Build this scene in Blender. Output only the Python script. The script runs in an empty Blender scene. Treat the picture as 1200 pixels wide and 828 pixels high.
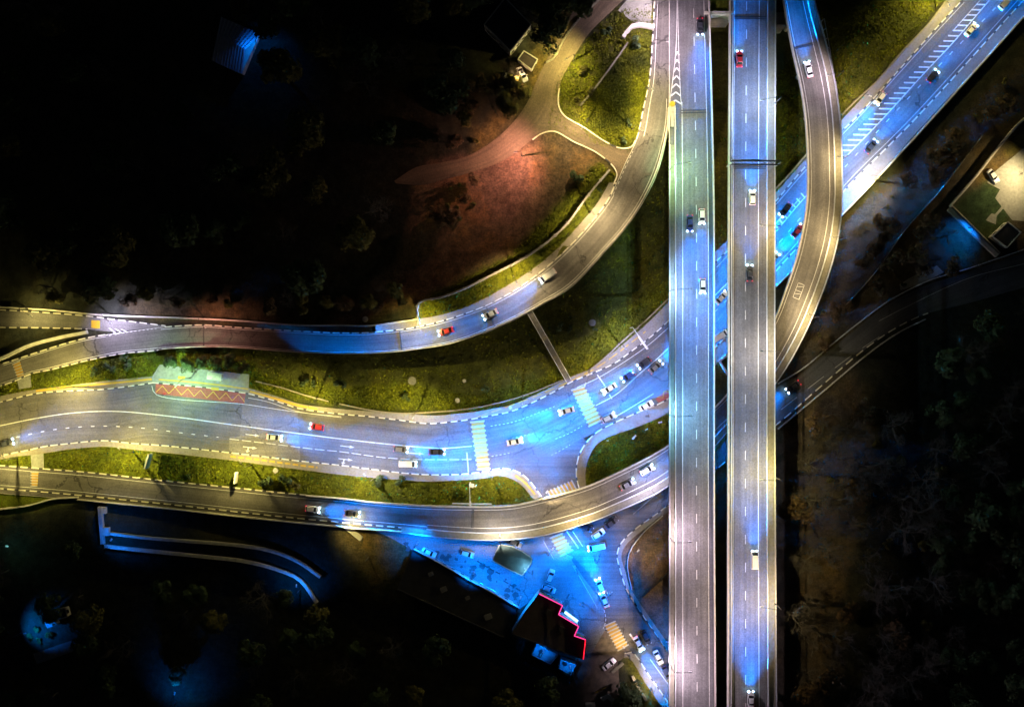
import bpy, bmesh, math, random
import numpy as np
from mathutils import Vector, Matrix, Quaternion
from mathutils.geometry import tessellate_polygon

random.seed(7)
SC = bpy.context.scene
COL = SC.collection
R = math.radians
H = 340.0            # camera height above the main road
S = 0.25             # metres per photo pixel on the main road

# ------------------------------------------------------------------ helpers
def P(px, py, z=0.0):
    f = S * (H - z) / H
    return Vector(((px - 600) * f, (414 - py) * f, z))

def link(o, parent=None):
    COL.objects.link(o)
    if parent is not None:
        o.parent = parent
    return o

def tag(o, label=None, cat=None, group=None, kind=None):
    if label: o['label'] = label
    if cat: o['category'] = cat
    if group: o['group'] = group
    if kind: o['kind'] = kind
    return o

def empty(name, loc, rz=0.0):
    o = bpy.data.objects.new(name, None)
    o.location = loc
    o.rotation_euler = (0, 0, rz)
    o.empty_display_size = 0.5
    return link(o)

class MB:
    def __init__(self):
        self.v, self.f, self.m, self.uv = [], [], [], []
    def face(self, pts, mat=0, uv=None):
        b = len(self.v)
        self.v.extend([tuple(p) for p in pts])
        self.f.append(tuple(range(b, b + len(pts))))
        self.m.append(mat)
        self.uv.append(uv if uv else [(p[0], p[1]) for p in pts])
    def hexa(self, a, mat=0):
        # a: 8 points, bottom ring 0-3 (ccw seen from above), top ring 4-7
        for q in ((3, 2, 1, 0), (4, 5, 6, 7), (0, 1, 5, 4), (1, 2, 6, 5), (2, 3, 7, 6), (3, 0, 4, 7)):
            self.face([a[i] for i in q], mat)
    def box(self, c, d, rz=0.0, mat=0, taper=1.0):
        cx, cy, cz = c
        hx, hy, hz = d[0] / 2, d[1] / 2, d[2] / 2
        co, si = math.cos(rz), math.sin(rz)
        def q(x, y, z): return (cx + x * co - y * si, cy + x * si + y * co, cz + z)
        t = taper
        self.hexa([q(-hx, -hy, -hz), q(hx, -hy, -hz), q(hx, hy, -hz), q(-hx, hy, -hz),
                   q(-hx * t, -hy * t, hz), q(hx * t, -hy * t, hz), q(hx * t, hy * t, hz), q(-hx * t, hy * t, hz)], mat)
    def tube(self, pts, radii, n=6, mat=0, cap=True):
        pts = [Vector(p) for p in pts]
        rings = []
        for i, p in enumerate(pts):
            d = (pts[min(i + 1, len(pts) - 1)] - pts[max(i - 1, 0)])
            if d.length < 1e-6: d = Vector((0, 0, 1))
            d.normalize()
            a = Vector((0, 0, 1)) if abs(d.z) < 0.9 else Vector((1, 0, 0))
            u = d.cross(a).normalized(); w = d.cross(u).normalized()
            r = radii[i] if isinstance(radii, (list, tuple)) else radii
            rings.append([p + (u * math.cos(2 * math.pi * k / n) + w * math.sin(2 * math.pi * k / n)) * r for k in range(n)])
        for i in range(len(rings) - 1):
            for k in range(n):
                k2 = (k + 1) % n
                self.face([rings[i][k], rings[i + 1][k], rings[i + 1][k2], rings[i][k2]], mat)
        if cap:
            self.face(list(reversed(rings[-1])), mat); self.face(rings[0], mat)
    def prism(self, poly, z0, z1, mat=0, topmat=None):
        poly = [(p[0], p[1]) for p in poly]
        area = sum(poly[i][0] * poly[(i + 1) % len(poly)][1] - poly[(i + 1) % len(poly)][0] * poly[i][1] for i in range(len(poly)))
        if area < 0: poly = poly[::-1]
        n = len(poly)
        for i in range(n):
            a, b = poly[i], poly[(i + 1) % n]
            self.face([(a[0], a[1], z0), (b[0], b[1], z0), (b[0], b[1], z1), (a[0], a[1], z1)], mat)
        for t in tessellate_polygon([[Vector((p[0], p[1], 0)) for p in poly]]):
            tri = [poly[i] for i in t]
            ar = (tri[1][0] - tri[0][0]) * (tri[2][1] - tri[0][1]) - (tri[2][0] - tri[0][0]) * (tri[1][1] - tri[0][1])
            if ar < 0: tri = tri[::-1]
            self.face([(p[0], p[1], z1) for p in tri], mat if topmat is None else topmat)
            if z0 < z1: self.face([(p[0], p[1], z0) for p in tri[::-1]], mat)
    def sheet(self, poly, z, mat=0):
        poly = [(p[0], p[1]) for p in poly]
        for t in tessellate_polygon([[Vector((p[0], p[1], 0)) for p in poly]]):
            tri = [poly[i] for i in t]
            ar = (tri[1][0] - tri[0][0]) * (tri[2][1] - tri[0][1]) - (tri[2][0] - tri[0][0]) * (tri[1][1] - tri[0][1])
            if ar < 0: tri = tri[::-1]
            self.face([(p[0], p[1], z) for p in tri], mat)
    def build(self, name, mats, parent=None, smooth=False):
        me = bpy.data.meshes.new(name)
        me.from_pydata(self.v, [], self.f)
        uvl = me.uv_layers.new(name='UVMap')
        flat = [c for f in self.uv for uv in f for c in uv]
        uvl.data.foreach_set('uv', flat)
        for m in (mats if isinstance(mats, (list, tuple)) else [mats]):
            me.materials.append(m)
        me.polygons.foreach_set('material_index', self.m)
        bm = bmesh.new(); bm.from_mesh(me)
        bmesh.ops.remove_doubles(bm, verts=bm.verts, dist=0.0005)
        bm.to_mesh(me); bm.free()
        if smooth:
            me.polygons.foreach_set('use_smooth', [True] * len(me.polygons))
        me.update()
        return link(bpy.data.objects.new(name, me), parent)

def structure(o): return tag(o, kind='structure')

def spline(pts, step=4.0, n=None):
    """Catmull-Rom through 2-D points, resampled to equal steps"""
    p = np.array(pts, float)
    if len(p) == 2:
        dense = np.linspace(p[0], p[1], 60)
    else:
        q = np.vstack([2 * p[0] - p[1], p, 2 * p[-1] - p[-2]])
        out = []
        for i in range(1, len(q) - 2):
            p0, p1, p2, p3 = q[i - 1], q[i], q[i + 1], q[i + 2]
            a = 0.5
            t0 = 0; t1 = t0 + max(np.linalg.norm(p1 - p0), 1e-6) ** a
            t2 = t1 + max(np.linalg.norm(p2 - p1), 1e-6) ** a; t3 = t2 + max(np.linalg.norm(p3 - p2), 1e-6) ** a
            for t in np.linspace(t1, t2, 16, endpoint=False):
                A1 = (t1 - t) / (t1 - t0) * p0 + (t - t0) / (t1 - t0) * p1
                A2 = (t2 - t) / (t2 - t1) * p1 + (t - t1) / (t2 - t1) * p2
                A3 = (t3 - t) / (t3 - t2) * p2 + (t - t2) / (t3 - t2) * p3
                B1 = (t2 - t) / (t2 - t0) * A1 + (t - t0) / (t2 - t0) * A2
                B2 = (t3 - t) / (t3 - t1) * A2 + (t - t1) / (t3 - t1) * A3
                out.append((t2 - t) / (t2 - t1) * B1 + (t - t1) / (t2 - t1) * B2)
        out.append(p[-1])
        dense = np.array(out)
    d = np.r_[0, np.cumsum(np.linalg.norm(np.diff(dense, axis=0), axis=1))]
    if n is None: n = max(2, int(d[-1] / step) + 1)
    s = np.linspace(0, d[-1], n)
    return np.stack([np.interp(s, d, dense[:, k]) for k in range(p.shape[1])], axis=1)

class Pair:
    """two edges of a strip, traced in photo pixels, lifted to their real height"""
    def __init__(self, L, Rr, zf, step=5.0):
        l = spline(L, step)
        if len(l) < 6: l = spline(L, n=6)
        r = spline(Rr, n=max(200, 4 * len(l)))
        # nearest point of the other edge, monotonic, smoothed
        d = ((l[:, None, :] - r[None, :, :]) ** 2).sum(2)
        idx = d.argmin(1).astype(float)
        idx[0], idx[-1] = 0, len(r) - 1
        idx = np.maximum.accumulate(idx)
        k = min(9, len(l) // 3)
        pad = np.r_[np.full(k, idx[0]), idx, np.full(k, idx[-1])]
        # keep the ends fixed while smoothing
        pad[:k] = 2 * idx[0] - idx[1:k + 1][::-1]; pad[-k:] = 2 * idx[-1] - idx[-k - 1:-1][::-1]
        idx = np.convolve(pad, np.ones(2 * k + 1) / (2 * k + 1), 'valid')
        idx = np.clip(np.maximum.accumulate(idx), 0, len(r) - 1)
        rr = np.stack([np.interp(idx, np.arange(len(r)), r[:, c]) for c in (0, 1)], 1)
        mid = (l + rr) / 2
        self.mid = mid
        self.z = np.array([zf(m[0], m[1]) for m in mid])
        if len(self.z) > 60:
            q = np.r_[np.full(10, self.z[0]), self.z, np.full(10, self.z[-1])]; self.z = np.convolve(q, np.ones(21) / 21, 'valid')
        self.L = [P(a[0], a[1], z) for a, z in zip(l, self.z)]
        self.R = [P(a[0], a[1], z) for a, z in zip(rr, self.z)]
        self.s = np.r_[0, np.cumsum([((self.L[i + 1] + self.R[i + 1]) / 2 - (self.L[i] + self.R[i]) / 2).length for i in range(len(self.L) - 1)])]
        self.n = len(self.L)
    def at(self, i, f): return self.L[i].lerp(self.R[i], f)
    def width(self, i): return (self.R[i] - self.L[i]).length
    def sample(self, s, f):
        i = int(np.clip(np.searchsorted(self.s, s) - 1, 0, self.n - 2))
        t = (s - self.s[i]) / max(self.s[i + 1] - self.s[i], 1e-6)
        return self.at(i, f).lerp(self.at(i + 1, f), min(max(t, 0), 1))
    def s_of(self, px, py):
        j = ((self.mid - np.array([px, py])) ** 2).sum(1).argmin()
        return float(self.s[j])
    def ribbon(self, mb, f0=0.0, f1=1.0, dz=0.0, cross=2, mat=0, i0=0, i1=None):
        i1 = self.n - 1 if i1 is None else i1
        up = Vector((0, 0, dz))
        for i in range(i0, i1):
            for c in range(cross):
                a, b = f0 + (f1 - f0) * c / cross, f0 + (f1 - f0) * (c + 1) / cross
                w = self.width(i)
                mb.face([self.at(i, b) + up, self.at(i + 1, b) + up, self.at(i + 1, a) + up, self.at(i, a) + up], mat,
                        [(self.s[i], w * b), (self.s[i + 1], w * b), (self.s[i + 1], w * a), (self.s[i], w * a)])
    def line(self, mb, f, w=0.15, dz=0.01, on=None, off=None, s0=None, s1=None, mat=0, step=1.5):
        s = self.s[0] if s0 is None else s0
        s1 = self.s[-1] if s1 is None else s1
        up = Vector((0, 0, dz))
        seg = []
        if on is None: seg = [(s, s1)]
        else:
            while s < s1:
                seg.append((s, min(s + on, s1))); s += on + off
        for a, b in seg:
            n = max(1, int((b - a) / step))
            prev = None
            for k in range(n + 1):
                t = a + (b - a) * k / n
                c = self.sample(t, f); e = self.sample(t, min(f + 0.05, 1.0)) - self.sample(t, min(f + 0.05, 1.0) - 0.05)
                e.normalize()
                cur = (c - e * w / 2 + up, c + e * w / 2 + up)
                if prev: mb.face([prev[1], cur[1], cur[0], prev[0]], mat)
                prev = cur
    def sweep(self, mb, f, w, z0, z1, i0=0, i1=None, mats=(0,), period=None, s0=None, s1=None, step=None, base=None):
        """a solid strip (kerb, parapet, rail) of width w metres along the strip; base: absolute foot height"""
        a = self.s[0] if s0 is None else s0
        b = self.s[-1] if s1 is None else s1
        if period:
            on, off = period; cuts = [a]; m = []; t = a; k = 0
            while t < b:
                t2 = min(t + (on if k % 2 == 0 else off), b); cuts.append(t2); m.append(mats[k % 2]); t = t2; k += 1
        else:
            n = max(1, int((b - a) / (step or 2.0))); cuts = list(np.linspace(a, b, n + 1)); m = [mats[0]] * n
        prev = None
        for k, t in enumerate(cuts):
            c = self.sample(t, f)
            g = min(max(f, 0.0), 0.95)
            e = (self.sample(t, g + 0.05) - self.sample(t, g)); e.z = 0; e.normalize()
            lo = Vector((0, 0, z0)); hi = Vector((0, 0, z1))
            p, q = c - e * w / 2, c + e * w / 2
            if base is None: cur = (p + lo, q + lo, q + hi, p + hi)
            else:
                cur = (Vector((p.x, p.y, base)), Vector((q.x, q.y, base)), q + hi, p + hi)
            if prev:
                mm = m[k - 1]
                for x, y in ((0, 1), (1, 2), (2, 3), (3, 0)):
                    mb.face([prev[x], cur[x], cur[y], prev[y]], mm)
            if k == 0: mb.face([cur[0], cur[1], cur[2], cur[3]], m[0] if m else 0)
            if k == len(cuts) - 1: mb.face([cur[3], cur[2], cur[1], cur[0]], m[-1] if m else 0)
            prev = cur
    def posts(self, mb, f, gap, h, w=0.08, z0=0.0, s0=None, s1=None, mat=0):
        a = self.s[0] if s0 is None else s0
        b = self.s[-1] if s1 is None else s1
        while a < b:
            c = self.sample(a, f)
            mb.box((c.x, c.y, c.z + z0 + h / 2), (w, w, h), 0, mat)
            a += gap

def path_pair(pts, w_px, zf, step=5.0):
    """strip of even width around a traced line (width in pixels)"""
    c = spline(pts, step)
    t = np.gradient(c, axis=0); t /= np.linalg.norm(t, axis=1)[:, None]
    nrm = np.stack([t[:, 1], -t[:, 0]], 1)
    return Pair((c + nrm * w_px / 2).tolist(), (c - nrm * w_px / 2).tolist(), zf, step)

# ------------------------------------------------------------------ materials
def new_mat(name):
    m = bpy.data.materials.new(name); m.use_nodes = True
    nt = m.node_tree
    return m, nt, nt.nodes['Principled BSDF']

def N(nt, t, **kw):
    n = nt.nodes.new(t)
    for k, v in kw.items():
        if hasattr(n, k): setattr(n, k, v)
        else: n.inputs[k].default_value = v
    return n

def ramp(nt, fac, stops):
    r = nt.nodes.new('ShaderNodeValToRGB')
    e = r.color_ramp.elements
    while len(e) < len(stops): e.new(0.5)
    for el, (p, c) in zip(e, stops):
        el.position = p; el.color = (c, c, c, 1) if not isinstance(c, (tuple, list)) else (*c, 1)
    nt.links.new(fac, r.inputs[0])
    return r.outputs[0]

def mult(nt, a, b):
    m = nt.nodes.new('ShaderNodeMix'); m.data_type = 'RGBA'; m.blend_type = 'MULTIPLY'
    m.inputs[0].default_value = 1
    nt.links.new(a, m.inputs[6]); nt.links.new(b, m.inputs[7])
    return m.outputs[2]

def mixc(nt, f, a, b):
    m = nt.nodes.new('ShaderNodeMix'); m.data_type = 'RGBA'
    nt.links.new(f, m.inputs[0])
    for x, i in ((a, 6), (b, 7)):
        if isinstance(x, tuple): m.inputs[i].default_value = (*x, 1)
        else: nt.links.new(x, m.inputs[i])
    return m.outputs[2]

def asphalt(name, base, streak=0.35, cracks=True):
    m, nt, b = new_mat(name)
    uv = N(nt, 'ShaderNodeTexCoord')
    mp = N(nt, 'ShaderNodeMapping'); mp.inputs['Scale'].default_value = (0.018, 1.1, 1)
    nt.links.new(uv.outputs['UV'], mp.inputs[0])
    n1 = N(nt, 'ShaderNodeTexNoise', Scale=1.0, Detail=4.0, Roughness=0.6); nt.links.new(mp.outputs[0], n1.inputs[0])
    s1 = ramp(nt, n1.outputs[0], [(0.3, 1 - streak), (0.7, 1 + streak * 0.8)])
    n2 = N(nt, 'ShaderNodeTexNoise', Scale=0.09, Detail=5.0, Roughness=0.65); nt.links.new(uv.outputs['Object'], n2.inputs[0])
    s2 = ramp(nt, n2.outputs[0], [(0.3, 0.7), (0.7, 1.25)])
    n3 = N(nt, 'ShaderNodeTexNoise', Scale=2.6, Detail=6.0, Roughness=0.8); nt.links.new(uv.outputs['Object'], n3.inputs[0])
    s3 = ramp(nt, n3.outputs[0], [(0.3, 0.58), (0.7, 1.42)])
    rgb = N(nt, 'ShaderNodeRGB'); rgb.outputs[0].default_value = (*base, 1)
    c = mult(nt, rgb.outputs[0], s1); c = mult(nt, c, s2); c = mult(nt, c, s3)
    if cracks:
        dn = N(nt, 'ShaderNodeTexNoise', Scale=0.25, Detail=4.0); nt.links.new(uv.outputs['Object'], dn.inputs[0])
        va = N(nt, 'ShaderNodeVectorMath', operation='MULTIPLY_ADD')
        nt.links.new(dn.outputs['Color'], va.inputs[0]); va.inputs[1].default_value = (7, 7, 0); nt.links.new(uv.outputs['Object'], va.inputs[2])
        vo = N(nt, 'ShaderNodeTexVoronoi', feature='DISTANCE_TO_EDGE', Scale=0.075); nt.links.new(va.outputs[0], vo.inputs['Vector'])
        k = ramp(nt, vo.outputs['Distance'], [(0.004, 0.0), (0.012, 1.0)])
        n4 = N(nt, 'ShaderNodeTexNoise', Scale=0.03, Detail=2.0); nt.links.new(uv.outputs['Object'], n4.inputs[0])
        g = ramp(nt, n4.outputs[0], [(0.5, 1.0), (0.58, 0.0)])
        mx = N(nt, 'ShaderNodeMath', operation='MAXIMUM'); nt.links.new(k, mx.inputs[0]); nt.links.new(g, mx.inputs[1])
        c = mult(nt, c, ramp(nt, mx.outputs[0], [(0.0, 0.4), (1.0, 1.0)]))
    nt.links.new(c, b.inputs['Base Color'])
    b.inputs['Roughness'].default_value = 0.82
    b.inputs['Specular IOR Level'].default_value = 0.3
    bp = N(nt, 'ShaderNodeBump', Strength=0.25, Distance=0.05); nt.links.new(n3.outputs[0], bp.inputs['Height']); nt.links.new(bp.outputs[0], b.inputs['Normal'])
    return m

def plain(name, base, rough=0.6, vary=0.25, scale=1.2, metal=0.0, emit=None, estr=0.0):
    m, nt, b = new_mat(name)
    tc = N(nt, 'ShaderNodeTexCoord')
    n = N(nt, 'ShaderNodeTexNoise', Scale=scale, Detail=5.0, Roughness=0.65); nt.links.new(tc.outputs['Object'], n.inputs[0])
    f = ramp(nt, n.outputs[0], [(0.3, 1 - vary), (0.7, 1 + vary)])
    rgb = N(nt, 'ShaderNodeRGB'); rgb.outputs[0].default_value = (*base, 1)
    nt.links.new(mult(nt, rgb.outputs[0], f), b.inputs['Base Color'])
    b.inputs['Roughness'].default_value = rough
    b.inputs['Metallic'].default_value = metal
    if emit:
        b.inputs['Emission Color'].default_value = (*emit, 1); b.inputs['Emission Strength'].default_value = estr
    return m

def paint(name, base, wear=0.5):
    m, nt, b = new_mat(name)
    tc = N(nt, 'ShaderNodeTexCoord')
    n = N(nt, 'ShaderNodeTexNoise', Scale=1.4, Detail=6.0, Roughness=0.75); nt.links.new(tc.outputs['Object'], n.inputs[0])
    f = ramp(nt, n.outputs[0], [(0.36, 0.0), (0.5, 1.0)])
    worn = tuple(0.09 * wear + c * (1 - wear) for c in base)
    nt.links.new(mixc(nt, f, worn, base), b.inputs['Base Color'])
    b.inputs['Roughness'].default_value = 0.6
    return m

M = {}
M['asphalt'] = asphalt('asphalt', (0.092, 0.087, 0.082), 0.3)
M['asphalt_flyover'] = asphalt('asphalt_flyover', (0.098, 0.097, 0.102), 0.28, cracks=False)
M['asphalt_old'] = asphalt('asphalt_old', (0.115, 0.11, 0.104), 0.2)
M['asphalt_dark'] = asphalt('asphalt_dark', (0.06, 0.062, 0.064), 0.3)
M['hill_asphalt'] = asphalt('hill_asphalt', (0.115, 0.09, 0.062), 0.25)
M['plaza'] = asphalt('plaza_concrete', (0.14, 0.145, 0.15), 0.15)
M['red_asphalt'] = asphalt('red_asphalt', (0.22, 0.06, 0.045), 0.25, cracks=False)
M['pavers'] = plain('pavers', (0.17, 0.155, 0.13), 0.85, 0.22, 2.0)
M['slabs'] = plain('slabs', (0.18, 0.185, 0.165), 0.85, 0.25, 1.2)
M['dirt'] = plain('dirt', (0.10, 0.08, 0.06), 0.95, 0.5, 0.5)
M['white'] = paint('white_paint', (0.42, 0.42, 0.41), 0.5)
M['yellow'] = paint('yellow_paint', (0.40, 0.25, 0.006), 0.25)
M['kerb_white'] = plain('kerb_white', (0.48, 0.455, 0.37), 0.75, 0.25, 1.0)
M['kerb_black'] = plain('kerb_black', (0.022, 0.022, 0.026), 0.75, 0.25, 1.0)
M['concrete'] = plain('concrete', (0.32, 0.31, 0.29), 0.85, 0.25, 0.7)
M['concrete_dark'] = plain('concrete_dark', (0.13, 0.13, 0.125), 0.9, 0.3, 0.6)
M['concrete_white'] = plain('concrete_white', (0.41, 0.395, 0.35), 0.8, 0.22, 0.8)
M['steel'] = plain('galvanised_steel', (0.5, 0.52, 0.54), 0.45, 0.2, 2.0, 0.35)
M['steel_dark'] = plain('dark_steel', (0.025, 0.025, 0.028), 0.5, 0.2, 2.0, 0.2)
M['rubber'] = plain('rubber', (0.02, 0.02, 0.02), 0.8, 0.2, 3.0)
M['walk'] = plain('walkway_concrete', (0.16, 0.152, 0.115), 0.85, 0.25, 1.1)

M['zebra_white'] = paint('zebra_white', (0.27, 0.27, 0.265), 0.4)
M['zebra_yellow'] = paint('zebra_yellow', (0.30, 0.165, 0.003), 0.2)
# ------------------------------------------------------------------ ramp edges (photo pixels)
def interp(x, t): return float(np.interp(x, [a for a, _ in t], [b for _, b in t]))
ZB = 17.0            # deck height of the two straight flyovers
def z_ramp1(mx, my):
    if my > 250:
        return interp(mx, [(-30, .3), (100, .4), (200, 1.2), (300, 2.6), (400, 4.3), (500, 6.5), (600, 9.5), (650, 11.3), (712, 13.4)])
    return interp(-my, [(-250, 13.4), (-170, 15.4), (-100, 16.6), (-40, 16.98), (40, 16.98)])
def z_ramp2(mx, my):
    if my > 415:
        return interp(mx, [(-30, .25), (100, .3), (200, .8), (350, 2.5), (480, 4.5), (600, 6.0), (700, 7), (800, 8), (908, 8.5)])
    return interp(-my, [(-415, 8.5), (-200, 9.5), (0, 12.2), (60, 12.8)])

R1L = [(-30, 436), (0, 427), (37, 415), (68, 405), (101, 396), (145, 389), (194, 383), (239, 380.6), (271, 383), (335, 387), (400, 390), (440, 389), (484, 384), (518, 376), (552, 365), (573, 356.6), (605, 339), (642, 312), (667.7, 288.5), (687, 267.6), (712.7, 234), (723, 213), (733, 190), (746, 163), (754, 127), (761, 94), (764.6, 47), (767, 0), (768, -35)]
R1R = [(-30, 461), (0, 452), (19, 445.7), (35, 438), (59, 433), (101, 422.5), (144, 414), (177.5, 411), (200, 408.5), (251, 406.5), (284.5, 408), (335, 412), (400, 415), (451, 413.5), (484.5, 410), (535, 401), (600, 375), (640, 353), (668, 336), (707.6, 294.6), (735, 263), (755, 232), (770, 200), (779, 167), (783, 145), (784, 115), (784, 47), (784, 0), (784, -35)]
ramp1 = Pair(R1L, R1R, z_ramp1)

R2L = [(-30, 543), (0, 545), (51, 549), (101, 553), (200, 563.7), (268, 570.5), (345, 578.5), (400, 583), (434, 587), (484.5, 591), (549, 592.5), (600, 591), (639, 582.5), (686, 569.5), (718, 555.5), (783, 521), (838, 476), (853, 460), (880, 421), (908.5, 370), (918.6, 343), (932, 304), (939, 275), (945, 235), (945.6, 190.7), (943, 140), (937, 100), (927, 56), (917, 0), (911, -35)]
R2R = [(-30, 575), (0, 578), (51, 582), (93, 586), (118, 588.5), (200, 596.7), (301, 608), (400, 618), (471, 624), (521, 630), (572, 633), (620, 630), (651, 624), (701, 608.5), (720, 600.5), (752, 586.5), (783, 569.6), (838, 522), (853, 505), (880, 482), (909, 449.5), (933, 411), (952, 371.5), (971, 322), (983, 275), (987, 235), (987, 207), (984.5, 140), (977, 88), (965, 40), (957.5, 13.5), (946, -35)]
ramp2 = Pair(R2L, R2R, z_ramp2)

B1 = Pair([(784, -35), (784, 200), (784, 600), (783.5, 865), (782, 1060)], [(830, -35), (834, 100), (837, 250), (837.3, 600), (839, 865), (840, 1060)], lambda x, y: ZB)
B2 = Pair([(854.8, -35), (853, 200), (852.5, 500), (852, 865), (852, 1060)], [(909.3, -35), (908.6, 200), (908.4, 500), (910.5, 865), (911.5, 1060)], lambda x, y: ZB)

# ------------------------------------------------------------------ terrain
R1W = np.array([[(a.x + b.x) / 2, (a.y + b.y) / 2] for a, b in zip(ramp1.L, ramp1.R)])
R1Z = ramp1.z
_e = P(906, 15, ZB)
HILL = [tuple(p) for p in R1W[:-8]] + [(P(800, 16, ZB).x, P(800, 16, ZB).y), (_e.x, _e.y), (_e.x, 700), (-700, 700), (-700, R1W[0][1])]

def in_poly(X, Y, poly):
    inside = np.zeros(X.shape, bool)
    n = len(poly); j = n - 1
    for i in range(n):
        xi, yi = poly[i]; xj, yj = poly[j]
        if yi != yj:
            c = ((yi > Y) != (yj > Y)) & (X < (xj - xi) * (Y - yi) / (yj - yi) + xi)
            inside ^= c
        j = i
    return inside

_samp = np.vstack([R1W[::2], np.array([[P(x, -20, ZB).x, P(x, -20, ZB).y] for x in (800, 825, 850, 880, 900)])])
_sz = np.r_[R1Z[::2], [ZB] * 5]
def hill_z(X, Y):
    X = np.atleast_1d(np.asarray(X, float)); Y = np.atleast_1d(np.asarray(Y, float))
    out = np.empty(X.shape)
    fx, fy, fo = X.ravel(), Y.ravel(), out.ravel()
    for k in range(0, len(fx), 20000):
        d2 = (fx[k:k + 20000, None] - _samp[None, :, 0]) ** 2 + (fy[k:k + 20000, None] - _samp[None, :, 1]) ** 2 + 0.5
        w = d2 ** -1.6
        z = (w * _sz).sum(1) / w.sum(1)
        d = np.sqrt(d2.min(1))
        fo[k:k + 20000] = z - 0.3 + np.minimum(np.maximum(d - 14, 0) * 0.05, 7)
    return fo.reshape(X.shape)
def ground_z(x, y):
    X, Y = np.array([x], float), np.array([y], float)
    return float(hill_z(X, Y)[0]) if in_poly(X, Y, HILL)[0] else 0.0
def PG(px, py, dz=0.0):
    """point on the terrain seen at a photo pixel"""
    z = 0.0
    for _ in range(6):
        p = P(px, py, z); z = ground_z(p.x, p.y)
    p = P(px, py, z); p.z = z + dz
    return p

FLOOR = (0.026, 0.027, 0.018)
GR = (0.076, 0.088, 0.007); OL = (0.052, 0.055, 0.012); BR = (0.125, 0.082, 0.045); RED = (0.125, 0.075, 0.048); SCR = (0.062, 0.05, 0.03); DRT = (0.14, 0.095, 0.065)
COVER = [
    (SCR, [(905, 500), (905, 230), (1000, 250), (1130, 130), (1240, 20), (1240, 290), (1100, 330), (1000, 400)]),
    ((0.055, 0.044, 0.03), [(905, 480), (1000, 420), (1030, 520), (990, 700), (985, 870), (900, 870)]),
    (OL, [(-80, 470), (0, 440), (144, 412), (400, 412), (500, 408), (640, 352), (760, 200), (790, 110), (905, 100), (905, 240), (850, 290), (790, 360), (700, 430), (560, 482), (430, 477), (290, 460), (-80, 480)]),  # darker than the lawn, mostly standing in for weaker light on this grass
    (GR, [(-80, 470), (0, 440), (144, 412), (200, 412), (300, 425), (300, 460), (-80, 480)]),
    (GR, [(300, 440), (400, 455), (470, 450), (560, 465), (640, 440), (720, 370), (780, 330), (780, 360), (700, 435), (560, 484), (430, 478), (300, 462)]),
    (GR, [(-80, 535), (130, 510), (600, 550), (645, 590), (550, 602), (-80, 580)]),
    (GR, [(680, 560), (700, 515), (800, 470), (800, 540), (690, 580)]),
    (GR, [(-80, 575), (60, 582), (70, 592), (-80, 612)]),
    ((0.07, 0.075, 0.02), [(905, 250), (905, 100), (980, -20), (1120, -20), (990, 140), (945, 190)]),
    ((0.06, 0.06, 0.02), [(836, 560), (836, -20), (854, -20), (854, 560)]),
    (BR, [(490, 200), (560, 200), (640, 150), (690, 178), (722, 200), (640, 285), (560, 335), (490, 352), (400, 385), (380, 382), (470, 300)]),
    (RED, [(500, 190), (600, 175), (640, 200), (600, 260), (520, 260)]),
    (GR, [(485, 385), (495, 352), (600, 298), (700, 190), (725, 205), (640, 318), (560, 370)]),
    ((0.078, 0.075, 0.014), [(640, 150), (655, 90), (720, 10), (770, 10), (765, 110), (740, 178), (700, 168)]),
    (GR, [(680, 150), (700, 95), (740, 50), (770, 40), (765, 110), (740, 178), (700, 168)]),
    (GR, [(820, 18), (820, -40), (858, -40), (858, 18)]),
    ((0.075, 0.06, 0.022), [(545, 200), (640, 100), (650, 60), (700, 0), (640, 0), (620, 90), (560, 150)]),
    (DRT, [(720, 700), (722, 640), (790, 585), (800, 770), (790, 775), (740, 700)]),
    ((0.09, 0.095, 0.02), [(728, 765), (745, 765), (800, 845), (800, 870), (770, 870), (745, 800)]),
    ((0.1, 0.075, 0.035), [(385, 622), (470, 628), (480, 650), (440, 690), (420, 660)]),
    ((0.09, 0.085, 0.02), [(1175, 185), (1240, 150), (1240, 130), (1190, 160)]),
    ((0.03, 0.05, 0.02), [(1115, 240), (1165, 205), (1190, 250), (1160, 290)]),
    ((0.08, 0.06, 0.03), [(150, 372), (330, 380), (300, 350), (150, 350)]),
]
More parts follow.
